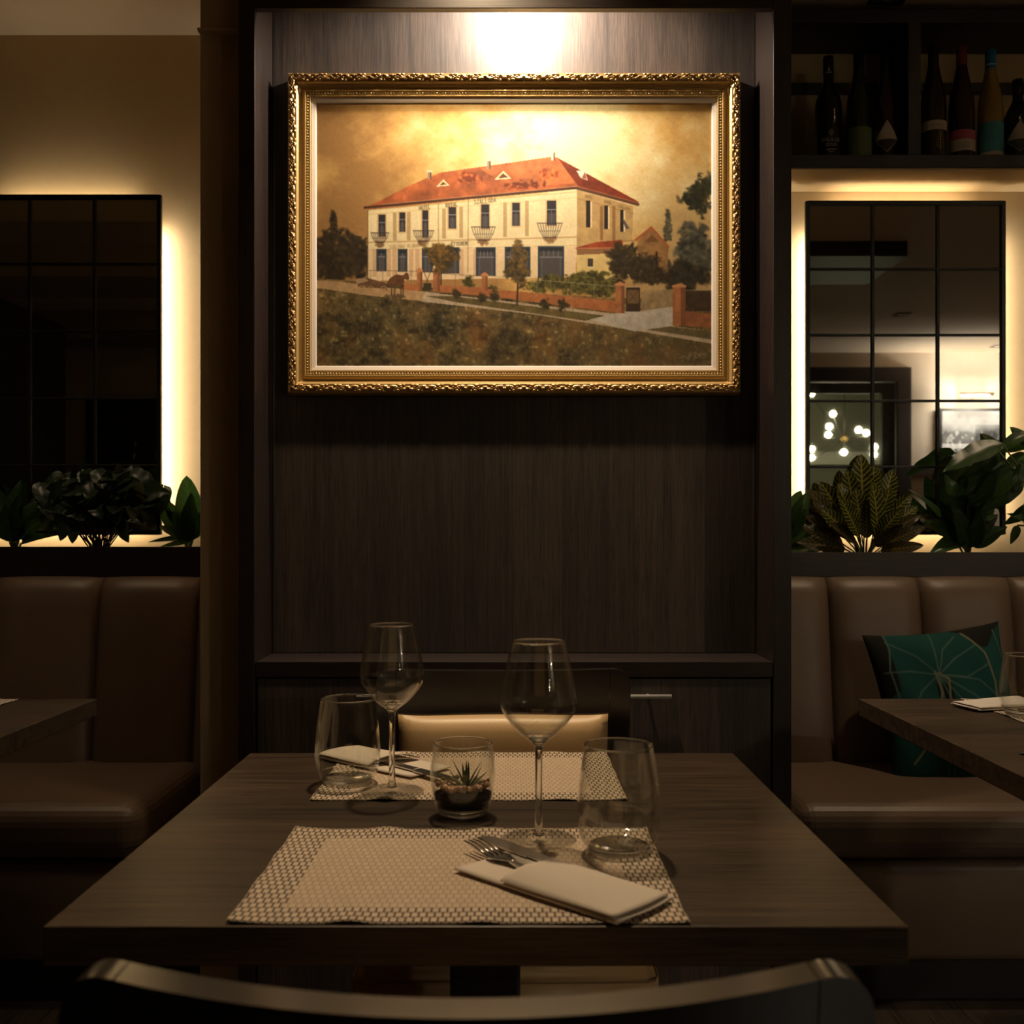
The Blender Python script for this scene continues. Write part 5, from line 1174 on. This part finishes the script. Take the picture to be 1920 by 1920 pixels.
for (u_, v_, dd, bu, bv, kd, nr) in ((349, 892, 3.06, 360, 1003, 'lily_light', (0.2, -1, 0)), (356, 925, 3.03, 362, 1012, 'lily', (-0.3, -1, 0)), (305, 938, 3.06, 345, 985, 'lily_light', None), (290, 952, 3.06, 350, 998, 'lily', None), (298, 985, 3.03, 352, 1010, 'lily', None), (278, 1012, 3.03, 345, 1010, 'strap', None), (300, 1024, 3.02, 348, 1016, 'strap', None), (375, 960, 3.05, 362, 1010, 'lily', None), (325, 975, 3.0, 356, 1018, 'lily', None)):
    b_ = at(bu, bv, 3.08); leaf_to(p3, kd, b_, at(u_, v_, dd), nr); stalk(p3, [p3.location + Vector((0, 0, -0.004)), b_], 0.0025)

# ================================================================== REAR ROOM THINGS (mirror image)
def back(u_, v_, y):
    D = 2 * 3.14 - y; return Vector(((u_ - U0) * D / F, y, CZ + (V0 - v_) * D / F))
pw = thing('framed_photograph', 'black-and-white street photograph under a picture lamp on the rear wall', 'photograph', (3.94, RW + 0.001, 1.73))
box('backing', -0.28, 0.28, 0.0, 0.018, 0.0, 0.46, M['black'], pw, 0.002)
NX, NZ = 120, 90
s, t_ = np.meshgrid(np.linspace(0, 1, NX + 1), np.linspace(0, 1, NZ + 1)); r9 = np.random.default_rng(4)
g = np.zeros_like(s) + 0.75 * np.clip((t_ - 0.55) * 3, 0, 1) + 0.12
def vn(n1, n2):
    q = r9.random((n2 + 2, n1 + 2)); X, Y = s * n1, t_ * n2; i, j = X.astype(int), Y.astype(int); fx_, fy_ = X - i, Y - j
    return (q[j, i] * (1 - fx_) + q[j, i + 1] * fx_) * (1 - fy_) + (q[j + 1, i] * (1 - fx_) + q[j + 1, i + 1] * fx_) * fy_
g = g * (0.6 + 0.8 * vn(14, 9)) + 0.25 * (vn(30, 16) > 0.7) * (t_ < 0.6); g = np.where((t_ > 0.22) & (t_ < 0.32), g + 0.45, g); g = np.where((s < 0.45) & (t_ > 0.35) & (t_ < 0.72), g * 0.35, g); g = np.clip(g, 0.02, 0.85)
def pf_(a_, b_): return (0.255 - 0.51 * a_, 0.0186, 0.025 + 0.41 * b_)
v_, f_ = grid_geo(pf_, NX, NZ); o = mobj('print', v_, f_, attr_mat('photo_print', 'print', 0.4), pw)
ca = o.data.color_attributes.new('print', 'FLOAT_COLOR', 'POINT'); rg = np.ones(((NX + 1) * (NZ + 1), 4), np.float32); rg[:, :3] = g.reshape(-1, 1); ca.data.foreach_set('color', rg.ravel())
pl = thing('wall_picture_lamp', 'slim brass lamp on the rear wall above the street photograph', 'lamp', (3.94, RW + 0.001, 2.27))
tube('arm', [(0, 0.0, 0.0), (0, 0.06, 0.03), (0, 0.11, 0.03)], 0.006, M['gold'], pl); tube('shade', [(-0.14, 0.11, 0.03), (0.14, 0.11, 0.03)], 0.014, M['gold'], pl, 12); tube('bulb', [(-0.12, 0.082, 0.028), (0.12, 0.082, 0.028)], 0.009, emit('tube_bulb', (1, 0.9, 0.74), 2200), pl, 8)
cd = thing('chandelier', 'brass chandelier with glowing round bulbs behind the glass door', 'chandelier', (3.25, -3.72, 1.96))
M['bulb'] = emit('glowing_bulb', (1.0, 0.82, 0.55), 110)
hub = Vector((0, 0, 0.08)); tube('rod', [(0, 0, 0.08), (0, 0, CEIL - 1.96 - 0.02)], 0.006, M['black'], cd); inst('hub', lathe_data('hub', [(0.0005, 0.05), (0.03, 0.06), (0.04, 0.08), (0.03, 0.10), (0.0005, 0.11)], M['gold'], 16), cd); inst('ceiling_rose', lathe_data('ceiling_rose', [(0.06, CEIL - 1.96), (0.055, CEIL - 1.985), (0.01, CEIL - 1.99)], M['gold'], 20), cd)
bulb_me = lathe_data('bulb', [(0.0005, -0.028), (0.016, -0.022), (0.027, -0.006), (0.027, 0.006), (0.016, 0.022), (0.0005, 0.028)], M['bulb'], 14)
for (u_, v_, yb) in ((1522, 738, -3.6), (1555, 800, -3.5), (1553, 815, -3.9), (1610, 806, -3.55), (1624, 812, -3.85), (1522, 842, -3.7), (1522, 858, -3.95), (1582, 848, -3.4), (1640, 838, -3.65), (1639, 852, -3.9), (1562, 776, -4.0)):
    p_ = back(u_, v_, yb) - Vector(cd.location); tube('arm', [hub, hub.lerp(p_, 0.55) + Vector((0, 0, -0.02)), p_ + Vector((0, 0, -0.026))], 0.004, M['black'], cd, 6); inst('bulb', bulb_me, cd, Matrix.Translation(p_))
